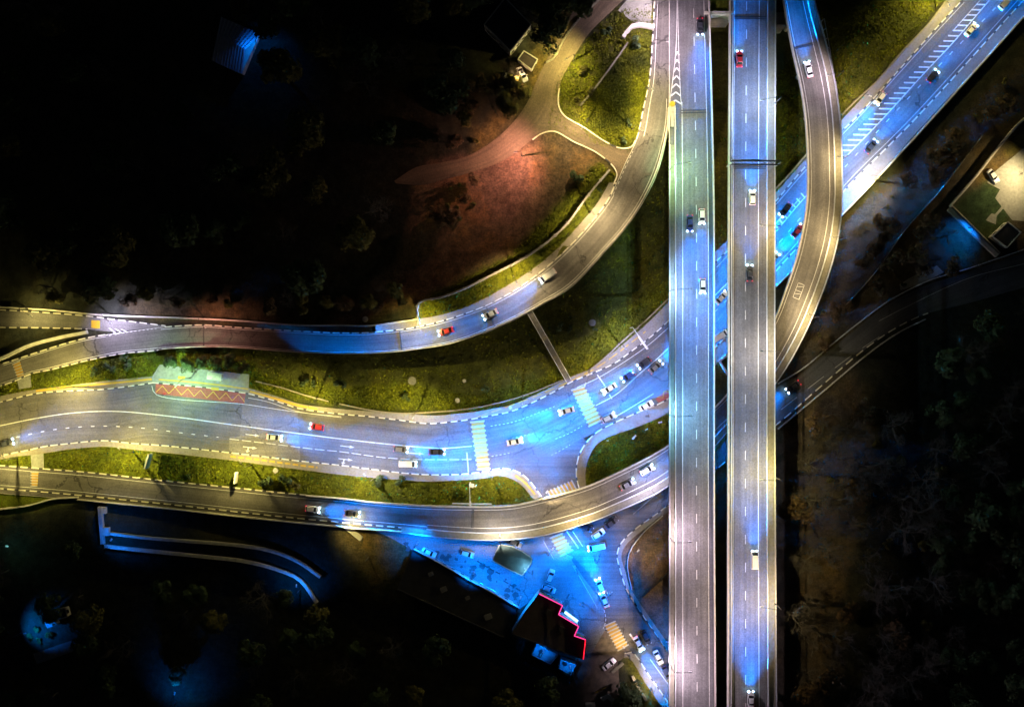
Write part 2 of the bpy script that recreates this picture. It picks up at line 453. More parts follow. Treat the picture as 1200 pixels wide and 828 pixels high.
def build_ground():
    fx = np.arange(-172, 172.1, 1.0); fy = np.arange(-122, 122.1, 1.0)
    fx = np.r_[-900, -600, -400, -280, -220, -190, fx, 190, 220, 280, 400, 600, 900]
    fy = np.r_[-900, -600, -400, -280, -210, -160, -138, fy, 138, 160, 210, 280, 400, 600, 900]
    X, Y = np.meshgrid(fx, fy)
    Z = np.where(in_poly(X, Y, HILL), hill_z(X, Y), 0.0)
    rng = np.random.default_rng(3)
    f = (H - Z) / H * S
    PX = X / f + 600; PY = 414 - Y / f
    C = np.empty(X.shape + (3,)); C[:] = FLOOR
    jx = PX + rng.normal(0, 2.2, X.shape); jy = PY + rng.normal(0, 2.2, X.shape)
    for col, poly in COVER:
        C[in_poly(jx, jy, poly)] = col
    for _ in range(2):
        Q = C.copy()
        Q[1:-1, 1:-1] = (C[1:-1, 1:-1] * 2 + C[:-2, 1:-1] + C[2:, 1:-1] + C[1:-1, :-2] + C[1:-1, 2:]) / 6
        C = Q
    ny, nx = X.shape
    me = bpy.data.meshes.new('ground')
    verts = np.stack([X, Y, Z], -1).reshape(-1, 3)
    idx = np.arange(nx * ny).reshape(ny, nx)
    faces = np.stack([idx[:-1, :-1], idx[:-1, 1:], idx[1:, 1:], idx[1:, :-1]], -1).reshape(-1, 4)
    me.from_pydata(verts.tolist(), [], faces.tolist())
    at = me.color_attributes.new('cover', 'FLOAT_COLOR', 'POINT')
    at.data.foreach_set('color', np.concatenate([C, np.ones(X.shape + (1,))], -1).reshape(-1))
    m, nt, b = new_mat('ground_cover')
    a = N(nt, 'ShaderNodeAttribute', attribute_name='cover')
    tc = N(nt, 'ShaderNodeTexCoord')
    c = a.outputs['Color']
    tint = N(nt, 'ShaderNodeTexNoise', Scale=0.06, Detail=5.0, Roughness=0.7); nt.links.new(tc.outputs['Object'], tint.inputs[0])
    c = mult(nt, c, ramp(nt, tint.outputs[0], [(0.3, (0.5, 0.55, 0.7)), (0.5, (0.85, 0.9, 1.0)), (0.7, (1.4, 1.2, 0.7))]))
    so = N(nt, 'ShaderNodeTexNoise', Scale=0.16, Detail=6.0, Roughness=0.7); nt.links.new(tc.outputs['Object'], so.inputs[0])
    c = mixc(nt, ramp(nt, so.outputs[0], [(0.6, 0.0), (0.72, 0.55)]), c, (0.06, 0.048, 0.03))
    for sc_, lo, hi in ((0.45, 0.45, 1.5), (2.2, 0.38, 1.65)):
        n = N(nt, 'ShaderNodeTexNoise', Scale=sc_, Detail=6.0, Roughness=0.75); nt.links.new(tc.outputs['Object'], n.inputs[0])
        c = mult(nt, c, ramp(nt, n.outputs[0], [(0.3, lo), (0.7, hi)]))
    nt.links.new(c, b.inputs['Base Color'])
    b.inputs['Roughness'].default_value = 0.95
    b.inputs['Specular IOR Level'].default_value = 0.1
    bp = N(nt, 'ShaderNodeBump', Strength=0.7, Distance=0.25); nt.links.new(n.outputs[0], bp.inputs['Height']); nt.links.new(bp.outputs[0], b.inputs['Normal'])
    me.materials.append(m)
    structure(link(bpy.data.objects.new('ground', me)))
build_ground()

# ------------------------------------------------------------------ roads on the ground
flat = lambda z: (lambda x, y: z)
NK = [(-40, 480), (0, 471), (42, 461), (85, 457.5), (120, 456), (150, 452.5), (178, 448.5), (240, 454), (291, 461), (328, 471), (349, 478), (400, 485), (430, 487.5), (468, 492), (501, 496), (525, 494.5), (552, 491), (576, 486.5), (600, 481.5), (649, 459), (670, 447), (692, 438), (721, 425), (743, 409), (757, 399), (783, 376), (810, 342), (837, 308.5), (853, 293.5), (880, 267), (908, 237), (945, 194), (987, 153), (1001, 140), (1100, 30), (1128, 0), (1165, -40)]
SK = [(-40, 545), (0, 534), (15, 530.5), (32, 527.5), (51, 523), (76, 520), (122, 516), (152, 519), (200, 522.6), (274, 530.7), (352, 540), (400, 545), (468, 553.5), (501, 556), (545, 555), (569, 552), (600, 546), (640, 533), (678, 516), (701, 505), (718, 496), (752, 481), (783, 467), (838, 407), (853, 392), (880, 358), (909, 318), (939, 285), (988, 225), (1072, 140), (1200, 0), (1236, -40)]
main = Pair(NK, SK, flat(0.05))
mb = MB(); main.ribbon(mb, cross=4); structure(mb.build('main_road', M['asphalt']))

def flatpts(pts, z): return [P(x, y, z) for x, y in pts]
mb = MB()
mb.sheet(flatpts([(575, 545), (586, 548), (600, 550), (610, 554), (622, 564), (632, 578), (638, 590), (640, 605), (636, 618), (640, 640), (672, 652), (690, 672), (708, 703), (708, 735), (722, 748), (740, 763), (762, 793), (785, 826), (800, 852), (832, 852), (800, 790), (783, 764), (745, 708), (734, 690), (727, 668), (723, 651), (727, 637), (744, 619), (772, 600), (790, 586), (790, 548), (740, 575), (700, 590), (681, 580), (675, 553), (679, 532), (688, 517), (680, 510), (620, 520)], .043), .043)
structure(mb.build('local_street', M['asphalt']))
mb = MB()
mb.sheet(flatpts([(440, 622), (458, 630), (608, 714), (632, 696), (660, 712), (690, 770), (709, 738), (710, 700), (672, 648), (645, 640), (644, 600), (560, 606), (450, 606)], .03), .03)
structure(mb.build('plaza_pavement', M['plaza']))
mb = MB()
mb.sheet(flatpts([(684, 742), (712, 738), (742, 763), (724, 775), (726, 800), (742, 850), (640, 850), (652, 800), (668, 790)], .022), .022)
structure(mb.build('parking_lot', M['dirt']))
FRL = [(775, 556), (783, 551), (838, 530), (853, 512), (909, 455), (935, 441), (971, 411), (1000, 388), (1042, 356), (1084, 335), (1125, 321.5), (1200, 297), (1250, 282)]
FRR = [(775, 599), (783, 592), (838, 551), (853, 538), (909, 498), (960, 454), (1013, 409), (1050, 384), (1084, 368), (1128, 357), (1200, 337), (1250, 326)]
forest = Pair(FRL, FRR, flat(0.055))
mb = MB(); forest.ribbon(mb, cross=3); structure(mb.build('forest_road', M['asphalt_dark']))

def drape_ribbon(mb, L, Rr, dz, cross=6, step=4.0, mat=0):
    l = spline(L, step); r = spline(Rr, n=len(l)); s = 0; prev = None
    for i in range(len(l)):
        row = [PG(*(l[i] * (1 - c / cross) + r[i] * c / cross), dz) for c in range(cross + 1)]
        if prev:
            s2 = s + (row[cross // 2] - prev[cross // 2]).length
            for c in range(cross):
                w0, w1 = c * 1.2, (c + 1) * 1.2
                mb.face([prev[c + 1], row[c + 1], row[c], prev[c]], mat, [(s, w1), (s2, w1), (s2, w0), (s, w0)])
            s = s2
        prev = row
HA_L = [(690, -20), (668, 20), (652, 48), (632, 88), (618, 120), (600, 145), (574, 168), (545, 184), (515, 191), (488, 196), (462, 212)]
HA_R = [(752, -20), (716, 14), (690, 40), (668, 75), (656, 100), (655, 128), (640, 152), (622, 165), (590, 188), (552, 202), (518, 211), (494, 217), (464, 215)]
mb = MB(); drape_ribbon(mb, HA_L, HA_R, .14)
HB_L = [(652, 122), (660, 134), (685, 149), (710, 166), (728, 173.5), (741, 170), (752, 160)]
HB_R = [(622, 164), (645, 153), (672, 166), (699, 179), (717, 193), (723, 205), (719, 218)]
drape_ribbon(mb, HB_L, HB_R, .17)
structure(mb.build('hill_road', M['hill_asphalt']))
mb = MB(); drape_ribbon(mb, [(724, 12), (736, 22), (750, 30)], [(762, -30), (764, 5), (763, 30)], .12)
structure(mb.build('roadside_apron', M['slabs']))

lane = Pair([(-40, 362), (0, 363), (51, 366), (101, 370), (144, 375.5), (194, 381.5)], [(-40, 382), (0, 383.5), (51, 384), (101, 385.5), (130, 388.5), (160, 386), (194, 383)], lambda x, y: z_ramp1(x, y) + .02)
mb = MB(); lane.ribbon(mb, cross=3); structure(mb.build('side_lane', M['asphalt_old']))

# pavements with their kerb face
def pavement(name, L, Rr, z=0.2, mat='pavers', zf=None):
    pr = Pair(L, Rr, zf or flat(z)); m_ = MB()
    pr.ribbon(m_, cross=2)
    for f in (0.0, 1.0):
        pr.sweep(m_, f, .05, -.19, -.012)
    structure(m_.build(name, M[mat])); return pr
pv_n = pavement('pavement', [(-40, 473), (0, 464), (36, 457), (85, 451), (108, 448), (150, 443.5), (178, 441)], [(-40, 480), (0, 471), (42, 461), (85, 457.5), (120, 456), (150, 452.5), (178, 448.5)])
mb = MB(); mb.prism(flatpts([(187, 427), (292, 438.5), (291, 461), (240, 454), (178.3, 448.4), (178.3, 441)], .2), .0, .2)
structure(mb.build('bus_stop_pavement', M['slabs']))
pv_n2 = pavement('pavement', [(291.3, 454.5), (330, 466), (349, 472.5), (388, 478), (430, 481.5), (468, 484.5), (510, 486.5), (540, 484), (576, 479), (600, 474), (612, 469), (649, 452), (665, 443), (692, 432), (710, 419), (728, 405), (757, 380), (783, 354), (810, 322), (837, 296), (853, 281), (909, 226), (945, 185), (986, 141), (1026, 98), (1089, 27), (1115, -3), (1145, -40)],
                 [(291.3, 461), (328, 471), (349, 478), (400, 485), (430, 487.5), (468, 492), (501, 496), (525, 494.5), (552, 491), (576, 486.5), (600, 481.5), (649, 459), (670, 447), (692, 438), (721, 425), (743, 409), (757, 399), (783, 376), (810, 342), (837, 308.5), (853, 293.5), (880, 267), (908, 237), (945, 194), (987, 153), (1001, 140), (1100, 30), (1128, 0), (1165, -40)])
pv_s = pavement('pavement', [(-10, 537), (15, 530.5), (32, 527.5), (51, 523), (76, 520), (122, 516), (152, 519), (200, 522.6), (274, 530.7), (352, 540), (400, 545), (468, 553.5), (501, 556), (545, 555), (569, 552), (586, 548.5), (600, 550), (610, 554), (622, 564.5), (632, 578), (634.5, 581.5)],
                [(-10, 541), (15, 535), (36, 533), (51, 531), (76, 527), (122, 523), (152, 526), (200, 531), (274, 539.5), (352, 550), (400, 556), (468, 562), (501, 564), (545, 562), (569, 560), (582, 557), (595, 559), (604, 563), (614, 571), (624, 583), (627, 585)])
pv_i = pavement('pavement', [(679, 573), (675, 553), (679, 532), (688, 517), (701, 505), (718, 496), (752, 481), (783, 467), (838, 407), (853, 392), (880, 358), (909, 318), (939, 285), (988, 225), (1072, 140), (1200, 0), (1236, -40)],
                [(687, 570), (686, 553), (691, 534), (699, 521), (712, 512), (727, 507), (757, 496), (785, 482), (842, 424), (856, 409), (884, 371), (912, 332), (942, 303), (990, 250), (1088, 140), (1206, 14), (1250, -40)])
pv_e = pavement('pavement', [(790, 586), (772, 600), (744, 620), (727, 637), (723, 651), (727, 668), (734, 690), (745, 708), (783, 764), (800, 790), (832, 852)],
                [(793, 590), (776, 605), (749, 624), (732, 640), (728, 652), (732, 667), (738, 687), (749, 705), (787, 760), (805, 787), (838, 852)])
pv_w = pavement('pavement', [(732, 765), (740, 763), (762, 793), (785, 826), (800, 852)], [(731, 770), (737, 770), (755, 798), (778, 832), (790, 852)])
pv_r1 = pavement('pavement', [(440, 381), (471, 376), (491, 373.5), (518, 368.5), (549, 358.5), (602, 330), (642, 301.5), (680, 262), (700, 238), (714, 214)],
                 [(440, 389), (484, 384), (518, 376), (552, 365), (573, 356.6), (605, 339), (642, 312), (667.7, 288.5), (687, 267.6), (712.7, 234), (721.5, 214)], zf=lambda x, y: z_ramp1(x, y) + .16)
mb = MB()
mb.prism(flatpts([(20, 443), (35.5, 440.5), (37, 453.5), (22, 456)], .17), .0, .17)
mb.prism(flatpts([(36, 532.5), (51, 530.6), (51.5, 549), (37, 549)], .17), .0, .17)
structure(mb.build('footpath', M['slabs']))
mb = MB(); mb.sheet(flatpts([(672, 652), (690, 672), (708, 701), (704, 703), (684, 677), (670, 656)], .06), .06)
structure(mb.build('traffic_island', M['asphalt_dark']))

# bus bays
mb = MB(); mb.sheet(flatpts([(182.5, 449.4), (240, 454.4), (288, 461), (286, 473), (182, 461)], .058), .058)
mb.sheet(flatpts([(768, 467), (783.5, 455), (800, 441), (803, 447), (783.5, 466), (772, 471.5)], .058), .058)
structure(mb.build('bus_bay', M['red_asphalt']))
# fresh asphalt patches
mb = MB(); mb.sheet(flatpts([(284, 474), (300, 477), (349, 482), (352, 539), (274, 530), (268, 527), (269, 512), (281, 511)], .0545), .0545)
structure(mb.build('road_patch', M['asphalt_old']))

# ------------------------------------------------------------------ kerbs (black and white stones)
KM = [M['kerb_white'], M['kerb_black']]
def kerb(pr, f, period=(2.2, .75), s0=None, s1=None, z0=-.2, z1=.03, w=.32):
    m_ = MB(); pr.sweep(m_, f, w, z0, z1, mats=(0, 1), period=period, s0=s0, s1=s1); structure(m_.build('kerb', KM))
kerb(pv_n, 1.0, (1.9, 1.1)); kerb(pv_n2, 1.0, (1.9, 1.1)); kerb(pv_s, 0.0); kerb(pv_i, 0.0, (2.4, .9)); kerb(pv_e, 0.0, (2.0, 1.0)); kerb(pv_w, 0.0, (2.0, 1.0)); kerb(pv_r1, 1.0)
m_ = MB()
bay = path_pair([(178, 448.2), (240, 453.8), (291, 461)], 1.3, flat(.2)); bay.sweep(m_, .5, .32, -.2, .03, mats=(0, 1), period=(2.0, 1.2)); structure(m_.build('kerb', KM))
kerb(lane, 0.0, (2.2, 1.0), z0=-.1, z1=.18); kerb(lane, 1.0, (2.2, 1.0), z0=-.1, z1=.18, s1=lane.s_of(105, 378))
kerb(ramp1, 1.0, (2.1, .8), z0=-.1, z1=.2, s1=ramp1.s_of(185, 395)); kerb(ramp1, 0.0, (2.1, .8), z0=-.1, z1=.2, s0=ramp1.s_of(5, 440), s1=ramp1.s_of(125, 405))
kerb(ramp1, 0.0, (2.1, .8), z0=-.1, z1=.2, s0=ramp1.s_of(195, 395), s1=ramp1.s_of(432, 401)); kerb(ramp1, 0.0, (2.1, 1.0), z0=-.1, z1=.2, s0=ramp1.s_of(752, 165))
kerb(forest, 1.0, (2.6, 1.4), z0=-.1, z1=.15, s0=2, s1=forest.s_of(1084, 350)); 
kerb(ramp2, 0.0, (2.2, 1.1), z0=-.1, z1=.18, s1=ramp2.s_of(355, 595)); kerb(ramp2, .82, (2.2, 1.1), z0=-.1, z1=.18, s1=ramp2.s_of(470, 610))
def kerb_hill(pts):
    m_ = MB(); c = spline(pts, 3.0); prev = None
    for i, q in enumerate(c):
        t = c[min(i + 1, len(c) - 1)] - c[max(i - 1, 0)]; t /= np.linalg.norm(t); e = Vector((t[1], t[0], 0)).normalized() * .16
        p = PG(q[0], q[1], 0); cur = (p - e, p + e)
        if prev:
            k = 1 if (i // 3) % 4 == 3 and i > len(c) * .6 else 0
            up, dn = Vector((0, 0, .32)), Vector((0, 0, -.2))
            a, b, c2, d = prev[0], cur[0], cur[1], prev[1]
            m_.hexa([a + dn, b + dn, c2 + dn, d + dn, a + up, b + up, c2 + up, d + up], k)
        prev = cur
    structure(m_.build('kerb', KM))
kerb_hill([(655.5, 104), (654, 120), (659.6, 134), (685, 150), (710, 166.5), (728, 174), (740, 172), (746, 162)])
kerb_hill([(624, 164), (634, 157), (648.7, 154), (672, 166), (699, 179), (717.5, 194), (723, 204), (719, 216)])

# ------------------------------------------------------------------ road markings
def fl_line(mb, pts, w=.15, z=.06, on=None, off=None, mat=0):
    pr = path_pair(pts, max(w / S, .2), flat(z), 3.0)
    pr.line(mb, .5, w, 0, on, off, mat=mat)
mb = MB()
fl_line(mb, [(-20, 503), (0, 498.6), (42, 490), (84.5, 483.7), (135, 481.7), (200, 487.6), (281, 498.6), (400, 514), (468, 521.4), (518, 525), (553, 522.4)], .28)
fl_line(mb, [(-10, 519), (5, 515.5), (47, 506), (76, 501.5), (122, 499), (169, 501.5), (211, 506.7), (256, 512)], .24, on=1.05, off=2.65)
fl_line(mb, [(269, 514), (318, 519.7), (369, 526), (400, 529), (451, 536), (491, 538), (553, 538)], .2, on=2.8, off=.8)
fl_line(mb, [(178, 452), (182, 461.5), (286, 473.4), (330, 480), (400, 489)], .16)
fl_line(mb, [(291, 466), (312, 470), (350, 482), (400, 488)], .14)
fl_line(mb, [(575, 499), (602, 494), (650, 476)], .14, on=.6, off=.6)
fl_line(mb, [(576, 534.5), (600, 530)], .16, on=.6, off=.6); fl_line(mb, [(600, 513), (625, 508)], .14, on=.6, off=.6)
fl_line(mb, [(651, 514), (666, 508), (682, 499)], .14, on=.6, off=.6); fl_line(mb, [(646, 533), (658, 527), (668, 521)], .14, on=.6, off=.6)
fl_line(mb, [(547, 530), (549, 553)], .35)
fl_line(mb, [(676, 454), (700, 443), (730, 425), (760, 404), (783, 384)], .16)
fl_line(mb, [(698, 475), (722, 462), (747, 440), (783, 408), (838, 346), (853, 331)], .22)
fl_line(mb, [(704, 497), (730, 483), (766, 461)], .16)
fl_line(mb, [(700, 439), (709, 452)], .3); fl_line(mb, [(714, 462), (717, 467)], .3)
fl_line(mb, [(837, 366), (853, 350), (908, 290), (946, 246)], .16, on=1.5, off=2.5)
fl_line(mb, [(990, 196), (1010, 174), (1090, 88), (1160, 16), (1200, -25)], .16, on=1.3, off=3.2)
fl_line(mb, [(840, 313), (853, 299), (908, 241), (945, 199), (987, 158), (1101, 34), (1130, 3)], .14)
fl_line(mb, [(909, 312), (939, 279), (988, 219), (1072, 134), (1195, -2)], .14)
# hatched strip along the main road
h0 = [(909.6, 271), (942.6, 232), (987, 188), (1037, 136.6), (1083, 86), (1116, 51), (1160, 0), (1180, -22)]
h1 = [(907, 262), (936, 229), (980, 178), (1022, 136), (1071, 85), (1106, 48), (1149, 0), (1168, -22)]
fl_line(mb, h0, .26)
fl_line(mb, [(907, 264), (938, 232)], .18); fl_line(mb, [(1118, 35), (1149, 0), (1168, -22)], .18)
for y_ in np.arange(268, -22, -6.1):
    q0 = sorted(h0, key=lambda t: t[1]); q1 = sorted(h1, key=lambda t: t[1])
    xa = np.interp(y_, [t[1] for t in q0], [t[0] for t in q0]); xb = np.interp(y_, [t[1] for t in q1], [t[0] for t in q1])
    if y_ > 226: fl_line(mb, [(xa, y_), (xa - 4.5, y_ - 5)], .4)
    elif xa > 986: fl_line(mb, [(xa, y_), (xb, y_ - .3)], .42)
# turn arrows
def arrow(cx, cy, dx, dy, L=4.2, turn=False):
    d = Vector((dx, -dy, 0)).normalized(); e = Vector((-d.y, d.x, 0)); c = P(cx, cy, .062)
    mb.face([c - d * L / 2 - e * .1, c + d * (L / 2 - 1.4) - e * .1, c + d * (L / 2 - 1.4) + e * .1, c - d * L / 2 + e * .1])
    mb.face([c + d * (L / 2 - 1.4) - e * .42, c + d * L / 2, c + d * (L / 2 - 1.4) + e * .42])
    if turn:
        q = c - d * .6
        mb.face([q - e * .1, q + d * .35 - e * .1, q + d * .2 - e * 1.0, q - d * .15 - e * 1.0]) 
        mb.face([q - d * .6 - e * .95, q + d * .7 - e * .95, q - d * .1 - e * 1.6])
arrow(296, 509.5, 1, .12); arrow(293, 524, 1, .12, turn=True); arrow(407, 523, 1, .12); arrow(405, 538, 1, .12, turn=True); arrow(488, 531, 1, .05)
# local street
fl_line(mb, [(664, 622), (678, 642)], .3); fl_line(mb, [(671, 622), (683, 640)], .18)
fl_line(mb, [(708, 714), (710, 726), (707, 736)], .2, on=.8, off=.5)
fl_line(mb, [(636, 632), (649, 655)], .14); fl_line(mb, [(738, 742), (752, 763)], .5); fl_line(mb, [(762, 772), (783, 801)], .18)
fl_line(mb, [(671, 662), (679, 675), (700, 712)], .14)
fl_line(mb, [(915, 480), (960, 445), (1000, 415), (1040, 388)], .12, on=6, off=4)
fl_line(mb, [(1030, 376), (1059, 361), (1135, 326), (1200, 309)], .12)
fl_line(mb, [(742, 602), (783, 568), (838, 538)], .14)
structure(mb.build('road_markings', M['white']))
mb = MB()
for pts in ([(42, 458), (80, 453), (102, 451.5)], [(104, 451.4), (140, 448), (178, 444)]):
    fl_line(mb, pts, .5, .215)
fl_line(mb, [(293, 458.5), (330, 469), (350, 475), (372, 479)], .5, .215)
fl_line(mb, [(186, 444.5), (240, 449), (291, 455.8)], .35, .215)
fl_line(mb, [(270, 534.6), (300, 538), (345, 544), (372, 547.5)], .45, .215, on=1.6, off=.7)
fl_line(mb, [(560, 488.5), (640, 459), (700, 430), (757, 388)], .25, .215, on=3, off=1.2)
fl_line(mb, [(604, 557), (616, 566), (627, 579)], .5, .215)
structure(mb.build('tactile_strip', M['yellow']))
mb = MB()
zz = []
for k in range(15):
    t = k / 14; zz.append((183 + 104 * t, (451 if k % 2 else 459.3) + 11.6 * t))
for a_, b_ in zip(zz, zz[1:]): fl_line(mb, [a_, b_], .16, .066)
for a_, b_ in (((770, 465), (777, 466)), ((777, 466), (778, 458)), ((778, 458), (784, 459))): fl_line(mb, [a_, b_], .16, .066)
structure(mb.build('bus_bay_markings', M['yellow']))

def crosswalk(a, b, c, d, n, z=.066, zf=None):
    """a-b: one end; a-d, b-c: the sides across the road; n yellow bars with white ones between"""
    m_ = MB(); A, B_, C_, D = [Vector((*q, 0)) for q in (a, b, c, d)]
    k = 2 * n + 1; u = 1 / (n * 1.62 + .62)
    for i in range(k):
        t0 = ((i + 1) // 2) * .62 * u + (i // 2) * u; t1 = t0 + (u if i % 2 else .62 * u)
        q = [A.lerp(D, t0), B_.lerp(C_, t0), B_.lerp(C_, t1), A.lerp(D, t1)]
        if i % 2 == 0:
            ex = (q[1] - q[0]).normalized() * 1.3
            q = [q[0] - ex, q[1] + ex, q[2] + ex, q[3] - ex]
        zz_ = z if zf is None else zf((a[0] + c[0]) / 2, (a[1] + c[1]) / 2) + .03
        pts = [P(v.x, v.y, zz_) for v in q]
        if (pts[1] - pts[0]).cross(pts[2] - pts[0]).z < 0: pts = pts[::-1]
        m_.face(pts, 1 if i % 2 else 0)
    structure(m_.build('zebra_crossing', [M['zebra_white'], M['zebra_yellow']]))
crosswalk((552, 493.5), (566.5, 492), (574, 550), (560, 551), 10)
crosswalk((670, 456), (684, 452), (705, 493), (691, 500), 9)
crosswalk((641, 576), (646, 584), (677, 574), (671, 563), 7)
crosswalk((645, 629), (658, 624), (671, 645), (657.5, 652), 5)
crosswalk((708.5, 732), (720, 727), (736, 756), (725, 762.5), 8)
crosswalk((15, 426), (28, 420), (35, 440), (21, 443), 5, zf=z_ramp1)
crosswalk((37, 552.5), (51, 553), (51.5, 570.5), (37, 569.6), 5, zf=z_ramp2)
m_ = MB(); m_.sheet([P(x, y, z_ramp1(114, 380) + .04) for x, y in ((107, 375), (122, 376), (122, 385.5), (107, 384))], z_ramp1(114, 380) + .045)
structure(m_.build('crossing_pad', M['yellow']))

# grass blades on the lawns, one mass
def grass_mass(n=30000):
    rng = np.random.default_rng(5); mb_v, mb_f, mb_i = [], [], []
    lawns = [(poly, w_) for poly, w_ in ((COVER[3][1], 1), (COVER[4][1], 1.6), (COVER[5][1], 1.6), (COVER[6][1], 1), (COVER[12][1], 1), (COVER[13][1], .8), (COVER[14][1], 1.2), (COVER[2][1], 2), (COVER[8][1], 1.2))]
    for poly, wt in lawns:
        a = np.array(poly); lo, hi = a.min(0), a.max(0); m = int(n * wt * .12); q = rng.uniform(lo, hi, (m * 2, 2))
        q = q[(q[:, 0] > -20) & (q[:, 0] < 1220) & (q[:, 1] > -20) & (q[:, 1] < 850)]; q = q[in_poly(q[:, 0], q[:, 1], poly)][:m]
        keep = np.ones(len(q), bool)
        for rp in (NOGRASS): keep &= ~in_poly(q[:, 0], q[:, 1], rp)
        q = q[keep]
        X, Y = (q[:, 0] - 600) * S, (414 - q[:, 1]) * S; Z = np.zeros(len(q))
        for _ in range(5):
            Z = np.where(in_poly(X, Y, HILL), hill_z(X, Y), 0.0); f = S * (H - Z) / H; X, Y = (q[:, 0] - 600) * f, (414 - q[:, 1]) * f
        for x, y, z in zip(X, Y, Z):
            for k in range(3):
                an = rng.uniform(0, 6.28); l = rng.uniform(.12, .34); h = rng.uniform(.12, .3); c, s_ = math.cos(an) * l, math.sin(an) * l
                ox, oy = rng.normal(0, .25, 2); b = len(mb_v)
                mb_v += [(x + ox - c, y + oy - s_, z - .03), (x + ox + c, y + oy + s_, z - .03), (x + ox + c * .7 - s_ * .9, y + oy + s_ * .7 + c * .9, z + h), (x + ox - c * .7 - s_ * .9, y + oy - s_ * .7 + c * .9, z + h)]
                mb_f.append((b, b + 1, b + 2, b + 3))
    me = bpy.data.meshes.new('grass'); me.from_pydata(mb_v, [], mb_f)
    m, nt, b = new_mat('grass_blades')
    gi = N(nt, 'ShaderNodeNewGeometry'); tc = N(nt, 'ShaderNodeTexCoord')
    n1 = N(nt, 'ShaderNodeTexNoise', Scale=.12, Detail=4.0); nt.links.new(tc.outputs['Object'], n1.inputs[0])
    base = mixc(nt, ramp(nt, n1.outputs[0], [(.38, 0.0), (.6, 1.0)]), (.04, .05, .008), (.105, .115, .008))
    nt.links.new(mult(nt, base, ramp(nt, gi.outputs['Random Per Island'], [(0, .4), (1, 1.7)])), b.inputs['Base Color']); b.inputs['Roughness'].default_value = .9; b.inputs['Specular IOR Level'].default_value = .1
    me.materials.append(m); tag(link(bpy.data.objects.new('grass', me)), 'short rough grass growing on the verges between the roads', 'grass', kind='stuff')
def strip_poly(pr): 
    l = [((p.x / (S * (H - p.z) / H)) + 600, 414 - p.y / (S * (H - p.z) / H)) for p in pr.L[::4] + [pr.L[-1]]]; r = [((p.x / (S * (H - p.z) / H)) + 600, 414 - p.y / (S * (H - p.z) / H)) for p in pr.R[::4] + [pr.R[-1]]]
    return l + r[::-1]
NOGRASS = [strip_poly(x) for x in (main, ramp1, pv_n, pv_n2, pv_s, pv_i, pv_r1, lane)] + [[(185, 426), (294, 437), (293, 462), (176, 450), (177, 440)], [(20, 440), (36, 440), (37, 456), (20, 456)], [(36, 530), (52, 530), (52, 552), (36, 552)], [(570, 545), (690, 520), (690, 575), (630, 590), (612, 566)],
           [(-40, 545), (200, 565), (400, 586), (560, 596), (690, 572), (790, 520), (790, 620), (-40, 620)]]
grass_mass()

m_ = MB()
for pts in ([(559, 657), (566, 661), (574, 666), (586, 672)], [(590, 680), (600, 686), (610, 692)], [(637, 690), (642, 682)], [(664, 701), (668, 694)]):
    fl_line(m_, pts, .3, .045, on=1.6, off=.5)
structure(m_.build('drain_channel', M['rubber']))
m_ = MB(); rq = random.Random(4)
for k in range(46):
    t, u = rq.random(), rq.random(); x, y = 470 + 135 * t, 640 + 68 * t - u * (6 + 30 * t)
    if y < 634 or (575 < x < 625 and y < 676): continue
    r = rq.uniform(.3, 1.1); c = P(x, y, .034 + .0002 * k); m_.face([c + Vector((math.cos(a) * r * rq.uniform(.5, 1.2), math.sin(a) * r * rq.uniform(.5, 1.2), 0)) for a in np.linspace(0, 5.6, 9)])
structure(m_.build('oil_stain', M['asphalt_dark']))
# ------------------------------------------------------------------ flyovers and ramps
def deck_part(pr, root, depth=1.5, side=None):
    mb = MB()
    up0, dn = Vector((0, 0, 0)), Vector((0, 0, -depth))
    for i in range(pr.n - 1):
        a0, a1, b0, b1 = pr.at(i, 0), pr.at(i + 1, 0), pr.at(i, 1), pr.at(i + 1, 1)
        c0, c1, d0, d1 = pr.at(i, .14), pr.at(i + 1, .14), pr.at(i, .86), pr.at(i + 1, .86)
        e = Vector((0, 0, -.45))
        mb.face([b0, b1, a1, a0])
        mb.face([a0, a1, a1 + e, a0 + e]); mb.face([b1, b0, b0 + e, b1 + e])
        mb.face([a0 + e, a1 + e, c1 + dn, c0 + dn]); mb.face([b1 + e, b0 + e, d0 + dn, d1 + dn])
        mb.face([c0 + dn, c1 + dn, d1 + dn, d0 + dn])
    return mb.build('deck', M['concrete'], root)

def pier(pr, s, root, depth, fs=(.3, .7), r=.75):
    mb = MB()
    c0, c1 = pr.sample(s, .16), pr.sample(s, .84)
    top = c0.z - depth
    d = (c1 - c0); ang = math.atan2(d.y, d.x)
    mid = (c0 + c1) / 2
    mb.box((mid.x, mid.y, top - .55), (d.length, 1.5, 1.1), ang)
    for f in fs:
        q = pr.sample(s, f)
        g = min(ground_z(q.x, q.y), top - 2)
        mb.tube([(q.x, q.y, g - .2), (q.x, q.y, top - 1.1)], r, 14, cap=False)
    mb.build('pier', M['concrete'], root)

def joint(pr, s, root, f0, f1, w=.5):
    mb = MB()
    for k in range(2):
        a = pr.sample(s + k * w * .8, f0); b = pr.sample(s + k * w * .8, f1)
        d = (b - a); m = (a + b) / 2
        mb.box((m.x, m.y, m.z + .05), (d.length, .26, .05), math.atan2(d.y, d.x))
    mb.build('expansion_joint', M['steel_dark'], root)

